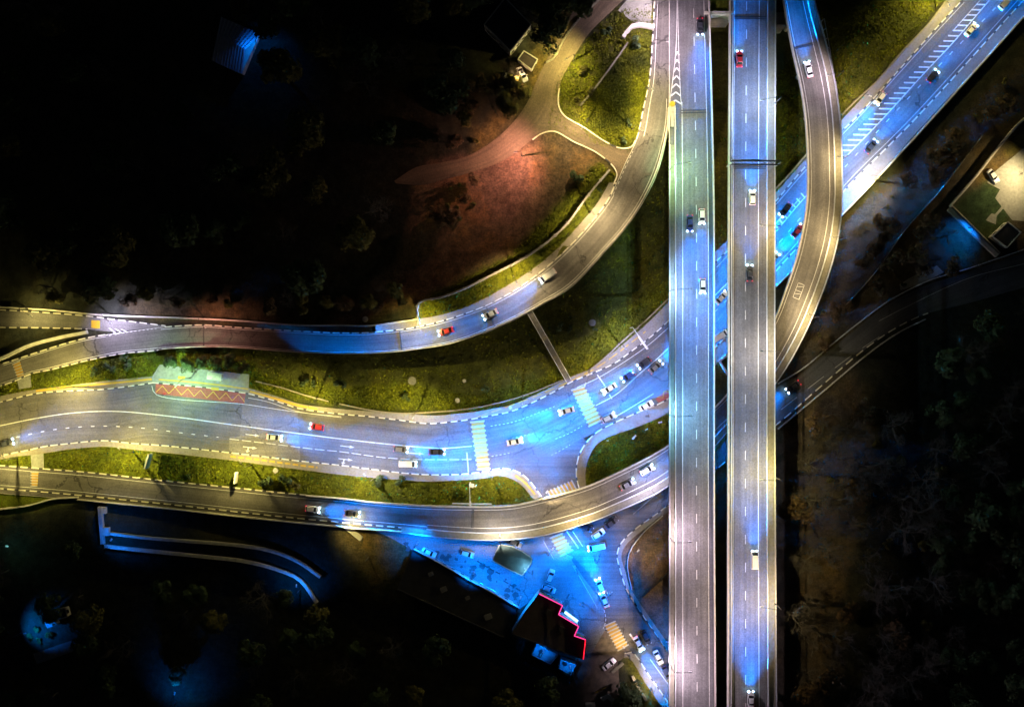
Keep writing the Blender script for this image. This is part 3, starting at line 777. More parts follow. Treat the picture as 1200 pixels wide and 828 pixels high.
def guardrail(pr, f, root, s0=None, s1=None, name='guardrail', mat='steel', h=.75):
    mb = MB()
    pr.sweep(mb, f, .26, h - .38, h, s0=s0, s1=s1)
    pr.posts(mb, f, 2.4, h, .16, s0=s0, s1=s1)
    return mb.build(name, M[mat], root)
def railing(pr, f, root, s0=None, s1=None, h=1.1, name='railing', mat='steel'):
    mb = MB()
    pr.sweep(mb, f, .11, h - .1, h, s0=s0, s1=s1); pr.sweep(mb, f, .05, .5, .56, s0=s0, s1=s1); pr.sweep(mb, f, .22, 0, .12, s0=s0, s1=s1)
    pr.posts(mb, f, 1.8, h, .1, s0=s0, s1=s1)
    return mb.build(name, M[mat], root)
def parapet(pr, f, root, w=.3, h=.85, s0=None, s1=None, mat='concrete_white'):
    mb = MB(); pr.sweep(mb, f, w, -.02, h, s0=s0, s1=s1)
    return mb.build('parapet', M[mat], root)

# ---- flyover the ramp merges into
root = empty('flyover_bridge', P(811, 414, 0)); root0 = root
def under(root):
    """children are modelled in world space; shift them under the moved root"""
    COLv = bpy.context.view_layer; COLv.update()
    for c in root.children: c.matrix_parent_inverse = Matrix.Translation(-root.location)
tag(root, 'straight elevated road deck that the sweeping ramp merges into, lamps along its kerb side', 'bridge', 'parallel straight flyovers')
deck_part(B1, root)
mb = MB(); B1.ribbon(mb, .02, .985, .03, cross=4); mb.build('road_surface', M['asphalt_flyover'], root)
mb = MB(); sA = B1.s_of(811, 172); B1.sweep(mb, .075, 1.25, -.02, .16, s0=sA)
mb.build('walkway', M['walk'], root)
sB = B1.s_of(811, 124)
guardrail(B1, .135, root, s0=sB); railing(B1, .012, root, s0=sA); parapet(B1, .985, root, .34, .9)
mb = MB()
B1.line(mb, .3, .18, .045, s0=B1.s_of(811, 120)); B1.line(mb, .865, .18, .045); B1.line(mb, .605, .2, .045, on=2.6, off=5.2, s0=3.0)
def bl(pts, w=.18):
    pr = path_pair(pts, w / S, flat(ZB + .045), 3.0); pr.line(mb, .5, w, 0)
bl([(794, -30), (794.6, 30), (798, 118), (799.5, 128)]); bl([(793.6, -30), (792, 59), (786, 112), (785, 120)])
for k in range(7):
    y = 62 + k * 9.5; x0, x1 = np.interp(y, [59, 117], [792.2, 785.5]), np.interp(y, [59, 118], [795.8, 798])
    xm = (x0 + x1) / 2; bl([(x0, y + 3), (xm, y - 1.5)], .4); bl([(xm, y - 1.5), (x1, y + 3)], .4)
mb.build('lane_markings', M['white'], root)
for y in (131,): joint(B1, B1.s_of(811, y), root, .27, .86, .9)
for y in (55, 250, 300, 480, 600, 660, 735, 820, 915, 1010): pier(B1, B1.s_of(811, y), root, 1.5)
under(root)

# ---- flyover with the overhead gantry
root = empty('flyover_bridge', P(881, 414, 0)); root1 = root
tag(root, 'straight elevated road deck with a truss gantry across it, beside the dark wood', 'bridge', 'parallel straight flyovers')
deck_part(B2, root)
mb = MB(); B2.ribbon(mb, .03, .98, .03, cross=4); mb.build('road_surface', M['asphalt_flyover'], root)
mb = MB(); B2.sweep(mb, .905, 1.85, -.02, .17); mb.build('walkway', M['walk'], root)
parapet(B2, .018, root, .42, .9); guardrail(B2, .075, root); guardrail(B2, .82, root); railing(B2, .985, root)
mb = MB(); B2.line(mb, .118, .18, .045); B2.line(mb, .645, .2, .045); B2.line(mb, .375, .2, .045, on=2.6, off=5.2, s0=1.0)
mb.build('lane_markings', M['white'], root)
for y in (18, 196): joint(B2, B2.s_of(881, y), root, .12, .8, .7)
for y in (40, 130, 205, 240, 410, 570, 650, 740, 820, 915, 1010): pier(B2, B2.s_of(881, y), root, 1.5)
under(root)

# ---- sweeping ramp
root = empty('access_ramp', P(600, 370, 0))
tag(root, 'curving ramp sweeping from the side road up into the flyover along a walled slope', 'ramp')
s_lift = ramp1.s_of(190, 396); s_open = ramp1.s_of(690, 285); s_gore = ramp1.s_of(770, 124)
deck_part(ramp1, root, 1.3)
mb = MB(); ramp1.ribbon(mb, .02, .985, .03, cross=5); mb.build('road_surface', M['asphalt'], root)
mb = MB(); ramp1.sweep(mb, .955, .3, -.45, -.02, s0=s_lift, s1=s_open, base=-.3); ramp1.sweep(mb, .5, .4, 0, -1.4, s0=s_open, s1=s_gore, base=-.3)
mb.build('retaining_wall', M['concrete_dark'], root)
parapet(ramp1, .975, root, .3, .8, s0=s_lift, s1=s_gore)
railing(ramp1, 1.03, root, s0=ramp1.s_of(560, 375), s1=s_gore, h=.5, name='service_rail', mat='concrete_white')
mb = MB(); sj = ramp1.s_of(190, 395); sk = ramp1.s_of(715, 225)
ramp1.line(mb, .09, .14, .045, s0=sj, s1=sk); ramp1.line(mb, .9, .16, .045, s1=ramp1.s_of(775, 118)); ramp1.line(mb, .09, .14, .045, s0=ramp1.s_of(6, 440), s1=ramp1.s_of(125, 403))
ramp1.line(mb, .06, .14, .045, s0=sk, s1=ramp1.s_of(752, 178), on=.9, off=.8); ramp1.line(mb, .22, .14, .045, s0=ramp1.s_of(758, 160), s1=ramp1.s_of(776, -10))
ramp1.line(mb, .03, .14, .045, s0=ramp1.s_of(125, 403), s1=ramp1.s_of(185, 396), on=.6, off=.6)
for y in (0, 1, 2):
    q = (131 + y * 7, 389.3 - y * .4)
    z = z_ramp1(*q) + .05
    a, b, c = P(q[0] - 4, q[1] - 5 + y, z), P(q[0] + 3, q[1] + .5, z), P(q[0] - 4, q[1] + 4 - y, z)
    n = Vector((0, .35, 0)); m_ = Vector((.5, 0, 0))
    mb.face([b, b + m_, a + m_, a]); mb.face([c, c + m_, b + m_, b])
mb.build('lane_markings', M['white'], root)
for x, y in ((240, 393), (467, 398), (575, 370)): joint(ramp1, ramp1.s_of(x, y), root, .08, .92, .12)
for x, y in ((705, 262), (733, 222), (755, 178)): pier(ramp1, ramp1.s_of(x, y), root, 1.3, (.45, .86), .6)
under(root)

# ---- long ramp passing under the two straight flyovers
root = empty('access_ramp', P(700, 590, 0))
tag(root, 'long ramp bridging the blue lit street, passing under both flyovers and curving away behind them', 'ramp')
deck_part(ramp2, root, 1.25)
s2 = ramp2.s_of(120, 572); sW = ramp2.s_of(470, 607); sE = ramp2.s_of(600, 611)
mb = MB(); ramp2.ribbon(mb, .02, .985, .03, cross=5); mb.build('road_surface', M['asphalt'], root)
mb = MB()
ramp2.sweep(mb, .07, .3, 0, -.4, s0=s2, s1=sE, base=-.3); ramp2.sweep(mb, .93, .3, 0, -.4, s0=s2, s1=sE, base=-.3)
mb.build('retaining_wall', M['concrete_dark'], root)
mb = MB(); ramp2.sweep(mb, .885, 1.6, -.02, .17, s0=ramp2.s_of(470, 607)); mb.build('walkway', M['walk'], root)
parapet(ramp2, .965, root, .34, .9, s0=ramp2.s_of(93, 570), s1=ramp2.s_of(470, 607)); 
railing(ramp2, .985, root, s0=ramp2.s_of(470, 607)); guardrail(ramp2, .775, root, s0=ramp2.s_of(500, 609))
parapet(ramp2, .02, root, .34, .85, s0=ramp2.s_of(357, 596))
mb = MB(); sM = ramp2.s_of(650, 606)
ramp2.line(mb, .12, .15, .045); ramp2.line(mb, .7, .15, .045, s1=ramp2.s_of(500, 609)); ramp2.line(mb, .64, .16, .045, s0=ramp2.s_of(500, 609))
# stencil box painted on the lane
sq = ramp2.s_of(933, 352)
for ds, f in ((0, .3), (0, .48), (4.2, .3), (4.2, .48)): pass
ramp2.line(mb, .28, .12, .045, s0=sq, s1=sq + 4.4); ramp2.line(mb, .46, .12, .045, s0=sq, s1=sq + 4.4)
for k in range(5):
    a, b = ramp2.sample(sq + k * 1.1, .29), ramp2.sample(sq + (k + (.5 if k in (1, 3) else 0)) * 1.1, .45)
    t = (ramp2.sample(sq + k * 1.1 + .5, .3) - ramp2.sample(sq + k * 1.1, .3)).normalized() * .14; u = Vector((0, 0, .046))
    mb.face([b + u, b + t + u, a + t + u, a + u])
mb.build('lane_markings', M['white'], root)
for x, y in ((551, 612), (945, 52)): joint(ramp2, ramp2.s_of(x, y), root, .1, .64, .5)
for x, y in ((628, 606), (688, 587), (760, 552), (822, 508), (890, 442), (925, 372), (950, 320), (966, 130), (958, 80), (944, 20)): pier(ramp2, ramp2.s_of(x, y), root, 1.25, (.3, .7), .6)
under(root)

# ------------------------------------------------------------------ walls, fences
def wall_thing(name, label, cat, pts, w, h, zf, mat='concrete_white', cap=None, postsgap=None, group=None, f0=-.2):
    mb = MB(); pr = path_pair(pts, max(w / S, 1.0), zf, 4.0)
    pr.sweep(mb, .5, w, f0, h)
    if postsgap: pr.posts(mb, .5, postsgap, h + .12, w * 1.35)
    o = mb.build(name, M[mat]); tag(o, label, cat, group)
    return o
hillz = lambda x, y: PG(x, y).z
w_ = wall_thing('retaining_wall', 'long pale wall with posts curving above the grass strip of the sweeping ramp', 'wall', [(491, 379), (490.5, 355), (515, 349), (545, 338), (575, 323), (610, 305), (640, 285), (665, 262), (690, 228), (714, 200)], .5, 1.9, hillz, 'concrete', postsgap=5)
wall_thing('retaining_wall', 'bright white angled wall at the head of the green slope by the ramp', 'wall', [(729, 46), (741, 32), (753, 31.5), (766, 34)], .9, 2.4, hillz, 'concrete_white')
wall_thing('garden_wall', 'thin broken stone wall running down the middle of the green slope', 'wall', [(736, 50), (722, 70), (706, 92), (692, 110), (680, 124)], .5, .5, hillz, 'walk')
wall_thing('roadside_wall', 'low broken wall along the outer bend of the hill road', 'wall', [(702, 0), (688, 14), (676, 26), (660, 48), (650, 68), (640, 74)], .45, .9, hillz, 'walk')
wall_thing('drainage_wall', 'low pale wall above the pavement from the footpath gap to the footbridge', 'wall', [(398, 473), (435, 480.5), (468, 484), (510, 482.5), (560, 477), (612, 464), (660, 445)], .4, .6, flat(0), 'pavers')
wall_thing('drainage_wall', 'short low wall cutting across the grass below the bus stop trees', 'wall', [(300, 446.5), (330, 454), (360, 463.5), (385, 470)], .4, .6, flat(0), 'pavers')
wall_thing('drainage_wall', 'low pale wall above the pavement between the footbridge and the merging flyover', 'wall', [(688, 436), (710, 418), (728, 401), (757, 375), (783, 350)], .4, .7, flat(0), 'pavers')
wall_thing('drainage_wall', 'low double edged drain wall beside the diagonal road under the two curving decks', 'wall', [(909, 221), (926, 203), (945, 181)], .5, .8, flat(0), 'concrete')
wall_thing('drainage_wall', 'yellow lit drain wall along the diagonal road below the bare olive slope', 'wall', [(986, 135), (1005, 116), (1026, 97), (1052, 66), (1089, 27), (1102, 10), (1130, -24)], .5, .8, flat(0), 'pavers')
wall_thing('road_barrier', 'white edge barrier of the diagonal road facing the dark scrub slope', 'barrier', [(986, 252.5), (1020, 217), (1091, 140), (1145, 80), (1200, 19), (1240, -26)], .4, 1.0, flat(0.15), 'concrete_white')
wall_thing('road_barrier', 'blue lit barrier stub of the diagonal road between the gantry flyover and the curving ramp', 'barrier', [(909, 336), (927, 318), (938, 305)], .35, .9, flat(0.15), 'concrete_white')
wall_thing('road_barrier', 'pale barrier beside the narrow lane where it meets the curving ramp', 'barrier', [(-20, 427), (0, 421), (35, 405), (68, 396), (103, 389)], .9, .85, lambda x, y: z_ramp1(x, y), 'concrete_white')
wall_thing('road_barrier', 'pale barrier along the outside of the narrow lane and ramp below the black hillside', 'barrier', [(-20, 359), (0, 360), (61, 363.5), (118, 369), (200, 372), (276, 375.5), (352, 381), (400, 381), (434, 381.5), (490, 374)], .45, .85, lambda x, y: z_ramp1(x, y), 'concrete_white')
wall_thing('road_barrier', 'double pale barrier in the grass beside the low end of the long ramp', 'barrier', [(-20, 598), (0, 596), (35, 591.5), (62, 584), (93, 582)], .4, .8, flat(0.1), 'concrete_white')
wall_thing('steel_fence', 'dark railing along the outer kerb of the blue lit street beside the brown triangle', 'fence', [(733, 690), (745, 711), (765, 738), (783, 764)], .12, 1.0, flat(.1), 'steel_dark', postsgap=2)
wall_thing('garden_fence', 'thin wire fence bordering the brown triangle of bare ground', 'fence', [(776, 604), (755, 622), (738, 645), (735, 662), (740, 690)], .12, 1.1, flat(0), 'steel', postsgap=2)
wall_thing('garden_fence', 'dark fence line crossing the brown triangle beside the merging flyover', 'fence', [(752, 699), (766, 686), (784, 669)], .12, 1.1, flat(0), 'steel_dark', postsgap=2)
wall_thing('garden_fence', 'thin pale fence line on the dark slope beyond the curving ramp', 'fence', [(990, 358), (1010, 337), (1030, 313), (1060, 270), (1100, 225), (1150, 160)], .1, .9, flat(0), 'walk', postsgap=3)
wall_thing('crash_barrier', 'unlit guard rail following the inside bend of the dark forest road', 'guard rail', [(912, 449), (940, 432), (975, 403), (1005, 379), (1042, 352), (1090, 328), (1130, 316), (1200, 292)], .25, .7, flat(0.05), 'steel', postsgap=3)
wall_thing('crash_barrier', 'unlit guard rail following the outside bend of the dark forest road', 'guard rail', [(912, 502), (960, 462), (1020, 412), (1052, 390), (1084, 374)], .3, .7, flat(0.05), 'concrete', postsgap=3)
wall_thing('compound_wall', 'long thin wall edging the lit yard, running down to the blue corner', 'wall', [(1210, 130), (1190, 148), (1165, 178), (1140, 210), (1112, 242)], .5, 1.6, flat(0), 'concrete_white')
wall_thing('terrace_wall', 'pale terrace wall bending round the dark hollow, upper of two', 'wall', [(131, 624), (170, 629), (220, 633), (280, 638), (320, 645), (350, 657), (376, 675)], .8, 1.6, flat(0), 'concrete')
wall_thing('terrace_wall', 'blue lit terrace wall bending round the dark hollow, lower of two', 'wall', [(124, 639), (170, 644), (230, 650), (290, 657), (325, 666), (352, 678), (372, 705)], .9, 1.6, flat(0), 'concrete_white')
# blue lit stair and footings by the terrace walls
mb = MB()
a, b = P(119, 594), P(121.5, 637)
for k in range(26):
    t = k / 26; c = a.lerp(b, t)
    mb.box((c.x, c.y, .9 - k * .012), (1.1, .62, 1.8 - k * .02))
mb.box((P(122, 597).x, P(122, 597).y, .75), (1.9, 1.9, 1.5)); mb.box((P(125, 622).x, P(125, 622).y, .7), (2.2, 2.4, 1.4))
tag(mb.build('garden_stair', M['concrete']), 'narrow blue lit stair dropping from the ramp wall to the terraces', 'stair')
# pale landing slab on the dirt under the ramp wall
mb = MB(); a, b = P(404, 615), P(424, 631); d = b - a
mb.box(((a.x + b.x) / 2, (a.y + b.y) / 2, .35), (d.length, 1.5, .7), math.atan2(d.y, d.x)); tag(mb.build('stair_landing', M['concrete']), 'pale slanting concrete landing on the yellow lit dirt below the long ramp', 'stair')
# abutment where the flyovers leave the hill
mb = MB()
a, b = P(829, 15.5, ZB), P(856, 15.5, ZB)
mb.box(((a.x + b.x) / 2, a.y, ZB / 2 + .2), ((b - a).length + 2, .8, ZB + .6)); ab = mb.build('abutment_wall', M['concrete_white']); tag(ab, 'white abutment wall closing the gap between the two flyovers below a green patch', 'wall')
mb = MB(); a, b = P(905, 22, 9), P(920, 26, 9)
mb.box(((a.x + b.x) / 2, a.y, 4.5), ((b - a).length + 1, 3.5, 9.4)); tag(mb.build('abutment_block', M['concrete_dark']), 'grey concrete abutment block between the gantry flyover and the curving ramp', 'wall')
# triangular walled planter between the flyovers
mb = MB()
for q in (((842.5, 423), (854, 414)), ((842.5, 423), (853.5, 440))):
    a, b = P(*q[0], 0), P(*q[1], 0); d = b - a; mb.box(((a.x + b.x) / 2, (a.y + b.y) / 2, .5), (d.length + .3, .6, 1.4), math.atan2(d.y, d.x))
tag(mb.build('planter_wall', M['concrete_white']), 'white V shaped low wall in the gap between the two straight flyovers', 'wall')

# ------------------------------------------------------------------ footbridge and stairs
root = empty('footbridge', P(620, 366, 0)); tag(root, 'narrow grey stair bridge from the sweeping ramp down across the grass to the zebra crossing', 'footbridge')
za = z_ramp1(620, 362) - .1
a, b = P(621, 366, za), P(666.5, 446, .25)
mb = MB(); n = 46; d = b - a; ang = math.atan2(d.y, d.x)
for k in range(n):
    p = a.lerp(b, (k + .5) / n); mb.box((p.x, p.y, p.z - .12), (d.xy.length / n * 1.02, 1.5, .25), ang)
mb.build('stair_flight', M['concrete_dark'], root)
for t in (.36, .64):
    mb = MB()
    p = a.lerp(b, t); mb.box((p.x, p.y, p.z + .02), (1.3, 1.9, .3), ang); mb.box((p.x, p.y, (p.z - .2) / 2 - .1), (.5, 1.0, p.z - .1), ang)
    mb.build('landing', M['walk'], root)
e = Vector((-d.y, d.x, 0)).normalized() * .78
for sgn in (-1, 1):
    mb = MB(); q0, q1 = a + e * sgn, b + e * sgn
    mb.tube([q0 + Vector((0, 0, 1.0)), q1 + Vector((0, 0, 1.0))], .05, 6)
    for k in range(24): 
        p = q0.lerp(q1, k / 23); mb.box((p.x, p.y, p.z + .45), (.06, .06, 1.0))
    mb.tube([q0, q1], .09, 5)
    mb.build('handrail', M['steel'], root)
under(root)

# ------------------------------------------------------------------ gantry on the flyover
root = empty('sign_gantry', P(881, 195, ZB)); tag(root, 'lattice truss gantry spanning the flyover deck', 'gantry')
gs = B2.s_of(881, 195)
mb = MB()
for ds in (-.5, .5):
    for dz in (6.2, 7.2):
        p, q = B2.sample(gs + ds, -.02) + Vector((0, 0, dz)), B2.sample(gs + ds, .99) + Vector((0, 0, dz)); mb.tube([p, q], .11, 6)
for k in range(13):
    f0, f1 = -.02 + k * .0775, -.02 + (k + 1) * .0775
    u, v = (Vector((0, 0, 7.2)), Vector((0, 0, 6.2)))
    mb.tube([B2.sample(gs - .5, f0) + u, B2.sample(gs + .5, f1) + u], .06, 5); mb.tube([B2.sample(gs - .5, f0) + v, B2.sample(gs - .5, f1) + u], .06, 5)
mb.build('truss', M['steel_dark'], root)
for f in (-.02, .985):
    mb = MB(); p = B2.sample(gs, f); mb.tube([p + Vector((0, 0, -.3)), p + Vector((0, 0, 7.2))], .2, 8); mb.build('leg', M['steel'], root)
mb = MB(); p = B2.sample(gs - .7, .38); mb.box((p.x, p.y, p.z + 6.4), (5.5, .12, 1.8)); mb.build('sign_panel', M['steel_dark'], root)
under(root)

# cantilever signs over the main road
def cantilever(base, tip, z0, h, label, panel=(2.6, .14, 1.6)):
    b, t = P(*base, z0), P(*tip, z0 + h)
    root = empty('cantilever_sign', b); tag(root, label, 'sign')
    mb = MB(); mb.tube([b - Vector((0, 0, .2)), (b.x, b.y, z0 + h)], [.16, .11], 8); mb.build('pole', M['steel'], root)
    mb = MB(); mb.tube([(b.x, b.y, z0 + h - .1), (t.x, t.y, z0 + h)], .1, 6); mb.build('arm', M['steel'], root)
    d = t - b; ang = math.atan2(d.y, d.x)
    mb = MB(); mb.box((t.x, t.y, z0 + h - .6), (panel[0], panel[1], panel[2]), ang); mb.build('sign_panel', M['concrete_white'], root); under(root)
cantilever((738.6, 384), (754, 401.5), .2, 6.5, 'white L shaped cantilever sign arm over the main road near the merging flyover', (4.5, .5, 1.2))
cantilever((551, 565), (551, 590), .3, 6.0, 'white signal mast reaching over the low end of the long ramp by the yellow crossing', (1.2, .5, .8))
cantilever((558, 568), (553, 569), .3, 4.5, 'small white signal box on a post beside the corner grass', (1.1, 1.1, .7))

# crash cushion at the gore
root = empty('crash_cushion', P(787.5, 123, ZB)); tag(root, 'yellow rounded crash cushion at the nose between ramp and flyover', 'crash cushion')
c = P(787.5, 122.5, ZB)
mb = MB(); mb.tube([(c.x, c.y, ZB), (c.x, c.y, ZB + 1.0)], [.8, .75], 14); mb.build('nose', M['yellow'], root)
for sx in (-1, 1):
    mb = MB(); mb.tube([(c.x + sx * .6, c.y - .5, ZB + .6), (c.x + sx * .9, c.y - 7, ZB + .6)], .18, 6); mb.build('side_rail', M['kerb_white'], root)
mb = MB(); mb.box((c.x, c.y - 3.5, ZB + .4), (.9, 5.5, .8)); mb.build('body', M['concrete'], root)
under(root)
# ------------------------------------------------------------------ street lamps
def lamp_light(name, colour, watts, size=2.5, spot=142, blend=.85, p=2.3, cap=.34):
    l = bpy.data.lights.new(name, 'SPOT')
    l.color = colour; l.energy = watts; l.spot_size = R(spot); l.spot_blend = blend; l.shadow_soft_size = .12
    l.use_nodes = True; nt = l.node_tree; nt.nodes.clear()
    o = nt.nodes.new('ShaderNodeOutputLight'); e = nt.nodes.new('ShaderNodeEmission'); nt.links.new(e.outputs[0], o.inputs[0])
    tc = nt.nodes.new('ShaderNodeTexCoord'); sp = nt.nodes.new('ShaderNodeSeparateXYZ'); nt.links.new(tc.outputs['Normal'], sp.inputs[0])
    ng = N(nt, 'ShaderNodeMath', operation='MULTIPLY'); nt.links.new(sp.outputs[2], ng.inputs[0]); ng.inputs[1].default_value = -1
    mx = N(nt, 'ShaderNodeMath', operation='MAXIMUM'); nt.links.new(ng.outputs[0], mx.inputs[0]); mx.inputs[1].default_value = cap
    pw = N(nt, 'ShaderNodeMath', operation='POWER'); nt.links.new(mx.outputs[0], pw.inputs[0]); pw.inputs[1].default_value = -p
    nt.links.new(pw.outputs[0], e.inputs['Strength'])
    return l

COLS = {'warm': (1, .74, .36), 'yellow': (1, .80, .24), 'green': (.55, 1, .5), 'pink': (1, .76, .88), 'cool': (.50, .74, 1), 'cyan': (.28, .68, 1),
        'lilac': (.74, .66, 1), 'neutral': (1, .86, .70), 'blue': (.0, .2, 1), 'amber': (1, .62, .30), 'grey': (.8, .88, 1), 'rose': (1, .42, .30), 'teal': (.25, .8, .75)}
LAMP_DATA = {}
def lamp_data(colour, watts, spot=150):
    k = (colour, watts, spot)
    if k not in LAMP_DATA: LAMP_DATA[k] = lamp_light('lamp_' + colour, COLS[colour], watts, spot=spot)
    return LAMP_DATA[k]
LENS = {}
def lens_mat(colour):
    if colour not in LENS:
        LENS[colour] = plain('lamp_lens_' + colour, (.8, .8, .8), .4, 0, 1, 0, COLS[colour], 1.5)
    return LENS[colour]
PK = 1.0
def street_lamp(b, h, colour, watts, label, group, spot=150, tilt=19):
    """b: foot of the pole, h: lamp head (world)"""
    root = empty('street_lamp', b); tag(root, label, 'street lamp', group)
    flat_d = Vector((h.x - b.x, h.y - b.y, 0)); L = max(flat_d.length, .3); d = flat_d.normalized() if flat_d.length > .01 else Vector((1, 0, 0))
    hh = h.z - b.z
    mb = MB(); mb.tube([b - Vector((0, 0, .15)), b + Vector((0, 0, hh * .5)), b + Vector((0, 0, hh * .82))], [.15, .115, .09], 8)
    mb.tube([b - Vector((0, 0, .1)), b + Vector((0, 0, .9))], .2, 8)
    mb.build('pole', M['steel_dark'], root)
    mb = MB(); pts = []
    for k in range(8):
        t = k / 7; pts.append(b + Vector((0, 0, hh * .82)) + d * (L - .3) * (t ** 1.6) + Vector((0, 0, hh * .18 * (1 - (1 - t) ** 2))))
    mb.tube(pts, [.09 - .004 * k for k in range(8)], 7); mb.build('arm', M['steel_dark'], root)
    ang = math.atan2(d.y, d.x)
    mb = MB(); mb.box((h.x, h.y, h.z + .06), (.95, .36, .16), ang, taper=.75); hd = mb.build('lamp_head', M['steel'], root)
    mb = MB(); mb.box((h.x, h.y, h.z - .05), (.86, .36, .07), ang); mb.build('lens', lens_mat(colour), hd)
    lo = bpy.data.objects.new('lamp_light', lamp_data(colour, watts, spot)); lo.location = (h.x, h.y, h.z - .12); link(lo, root)
    lo.rotation_euler = Quaternion(d.cross(Vector((0, 0, 1))), R(tilt)).to_euler()
    under(root)
    return root

ORD = ['first', 'second', 'third', 'fourth', 'fifth', 'sixth', 'seventh', 'eighth']
KW = 2000.0 * PK
g = 'curved arm lamps on the merging flyover'
for i, (by, hx, hy, c, w) in enumerate([(-92, 808, -96, 'pink', 1), (199, 808, 190, 'green', 1.05), (341, 810, 338.5, 'cool', 1.25), (486, 810, 487, 'cyan', 1.25), (629.5, 808.5, 635, 'pink', 1.2), (777.6, 809, 787, 'pink', 1.4), (920, 809, 930, 'pink', 1)]):
    if not 0 < by < 828:
        continue
    street_lamp(P(784.6, by, ZB), P(hx, hy, ZB + 9.5), c, KW * w * .85, 'long armed lamp curving over the merging flyover deck, %s one below the yellow crash cushion' % ORD[i - 1], g, spot=160, tilt=30)
street_lamp(P(761.5, 56, 16.8), P(783, 48.5, 26), 'pink', KW * 1.2, 'long armed lamp beside the white angled wall, reaching over the ramp lane', 'curved arm lamps on the merging flyover', tilt=4)
g = 'curved arm lamps on the gantry flyover'
for i, (y, hy, c, w, where) in enumerate([(121, 117, 'grey', 1.0, 'just above the truss gantry'), (268.6, 264, 'warm', .9, 'next one below the truss gantry'), (412, 411, 'neutral', .95, 'where the curving ramp slips underneath'),
                                   (559, 562, 'yellow', 1.15, 'beside the dark wood, halfway down its edge'), (706.6, 711, 'warm', 1.0, 'beside the dark wood, lowest along the deck')]):
    street_lamp(P(908.2, y, ZB), P(892.4, hy, ZB + 9.5), c, KW * w * 1.0, 'curved lamp on the gantry flyover, ' + where, g, spot=160, tilt=15)
g = 'lamps along the long curving ramp'
for b, h, zb, c, w, lb in [((989.6 - 3, 187), (983, 184), 9.6, 'warm', .8, 'lamp on the curving ramp deck right above the diagonal road'),
                           ((983, 281), (974, 278), 8.8, 'warm', .8, 'lamp on the curving ramp deck beside the dark scrub, middle of the bend'),
                           ((953, 372), (945.6, 367.5), 8.6, 'warm', .85, 'lamp on the curving ramp deck below the painted stencil box'),
                           ((769, 581), (762, 572), 7.7, 'lilac', 1.0, 'lamp on the long ramp rail beside the merging flyover'),
                           ((680, 617), (677, 609), 6.8, 'warm', .9, 'lamp on the long ramp rail above the parked cars of the blue street'),
                           ((586.5, 634), (585.7, 626), 5.8, 'neutral', 1.0, 'lamp on the long ramp rail above the blue lit plaza'),
                           ((981, 90), (970, 88), 11, 'pink', .6, 'lamp on the curving ramp deck at the scaffold fence')]:
    street_lamp(P(*b, zb), P(*h, zb + 8.5), c, KW * w * .8, lb, g, spot=155, tilt=40)
g = 'lamps along the main road'
for b, h, c, w, lb in [((20, 536), (4, 533), 'yellow', 1.0, 'thin lamp in the grass by the footpath where the main road leaves the picture'),
                       ((156, 529), (139, 526), 'yellow', 1.2, 'lamp on the lower verge of the main road beside the blue billboard'),
                       ((294, 544), (281, 541), 'yellow', 1.0, 'lamp on the lower verge beside the narrow upright sign'),
                       ((438, 560), (427, 556), 'neutral', .8, 'lamp on the lower verge between the two dark bushes and the signal mast'),
                       ((577, 559), (573, 555), 'warm', .6, 'lamp on the corner grass by the yellow zebra crossing'),
                       ((87, 453), (68, 454), 'yellow', 1.4, 'lamp on the upper pavement near the yellow tactile strip'),
                       ((223, 443), (206, 452), 'green', 1.05, 'lamp with a long bent arm at the bus stop'),
                       ((370, 469), (360, 479), 'yellow', .95, 'lamp at the gap in the drain wall beyond the bus stop'),
                       ((490, 480), (484, 489), 'yellow', .75, 'lamp on the grass edge above the pavement, near the round well cover'),
                       ((612, 465), (612, 472), 'cool', .2, 'lamp between the yellow crossing and the stair bridge'),
                       ((725, 402), (733, 408), 'lilac', .6, 'lamp above the queue of cars by the cantilever sign'),
                       ((1001, 117), (1020, 112), 'warm', .5, 'lamp on the diagonal road below the bare olive slope'),
                       ((1097, 10), (1112, 6), 'yellow', .9, 'lamp on the diagonal road at the upper edge of the picture'),
                       ((1024, 212), (1019, 205), 'yellow', 1.2, 'lamp standing on the wide yellow lit pavement of the diagonal road'),
                       ((631, 585), (641, 576), 'warm', .55, 'added fill lamp at the slip road crossing under the long ramp'),  # added to warm the crossing bars, no lamp is known here
                       ((690, 436), (686, 450), 'warm', .3, 'added fill lamp at the striped crossing below the stair bridge'),  # extra source put in to yellow the stripes
                       ((757, 487), (757, 479), 'lilac', .2, 'lamp on the inner pavement of the grass island by the flyover')]:
    street_lamp(P(*b, .2), P(*h, 9.2), c, KW * w * (1.1 if b[1] > 520 else .95), lb, g, spot=160, tilt=3 if 'bus stop' in lb and 'beyond' not in lb else 6 if 520 < b[1] and b[0] < 500 else 22)
g = 'lamps along the ramp and hill road'
def hl(b, h, c, w, lb, hh=8.5):
    p = PG(*b); street_lamp(p, P(*h, p.z + hh), c, KW * w, lb, g, spot=140, tilt=16)
hl((128, 368), (129, 378), 'lilac', 1.3, 'lamp on the outer barrier where the narrow lane joins the ramp')
hl((34, 362), (36, 370), 'yellow', .5, 'lamp on the outer barrier of the narrow lane at the edge of the picture')
hl((240, 373), (240, 383), 'rose', .3, 'dim lamp on the outer barrier opposite the bus stop trees')
hl((492, 376), (492.5, 386), 'yellow', .85, 'lamp at the end corner of the long curved wall')
hl((602, 324), (605, 331), 'warm', 1.1, 'lamp on the grass strip halfway round the sweeping ramp')
hl((691, 250), (697.5, 254), 'warm', 1.2, 'lamp on the grass strip near the hill road junction')
hl((741, 152), (752, 152), 'warm', 1.3, 'lamp on the lower edge of the green slope beside the ramp')
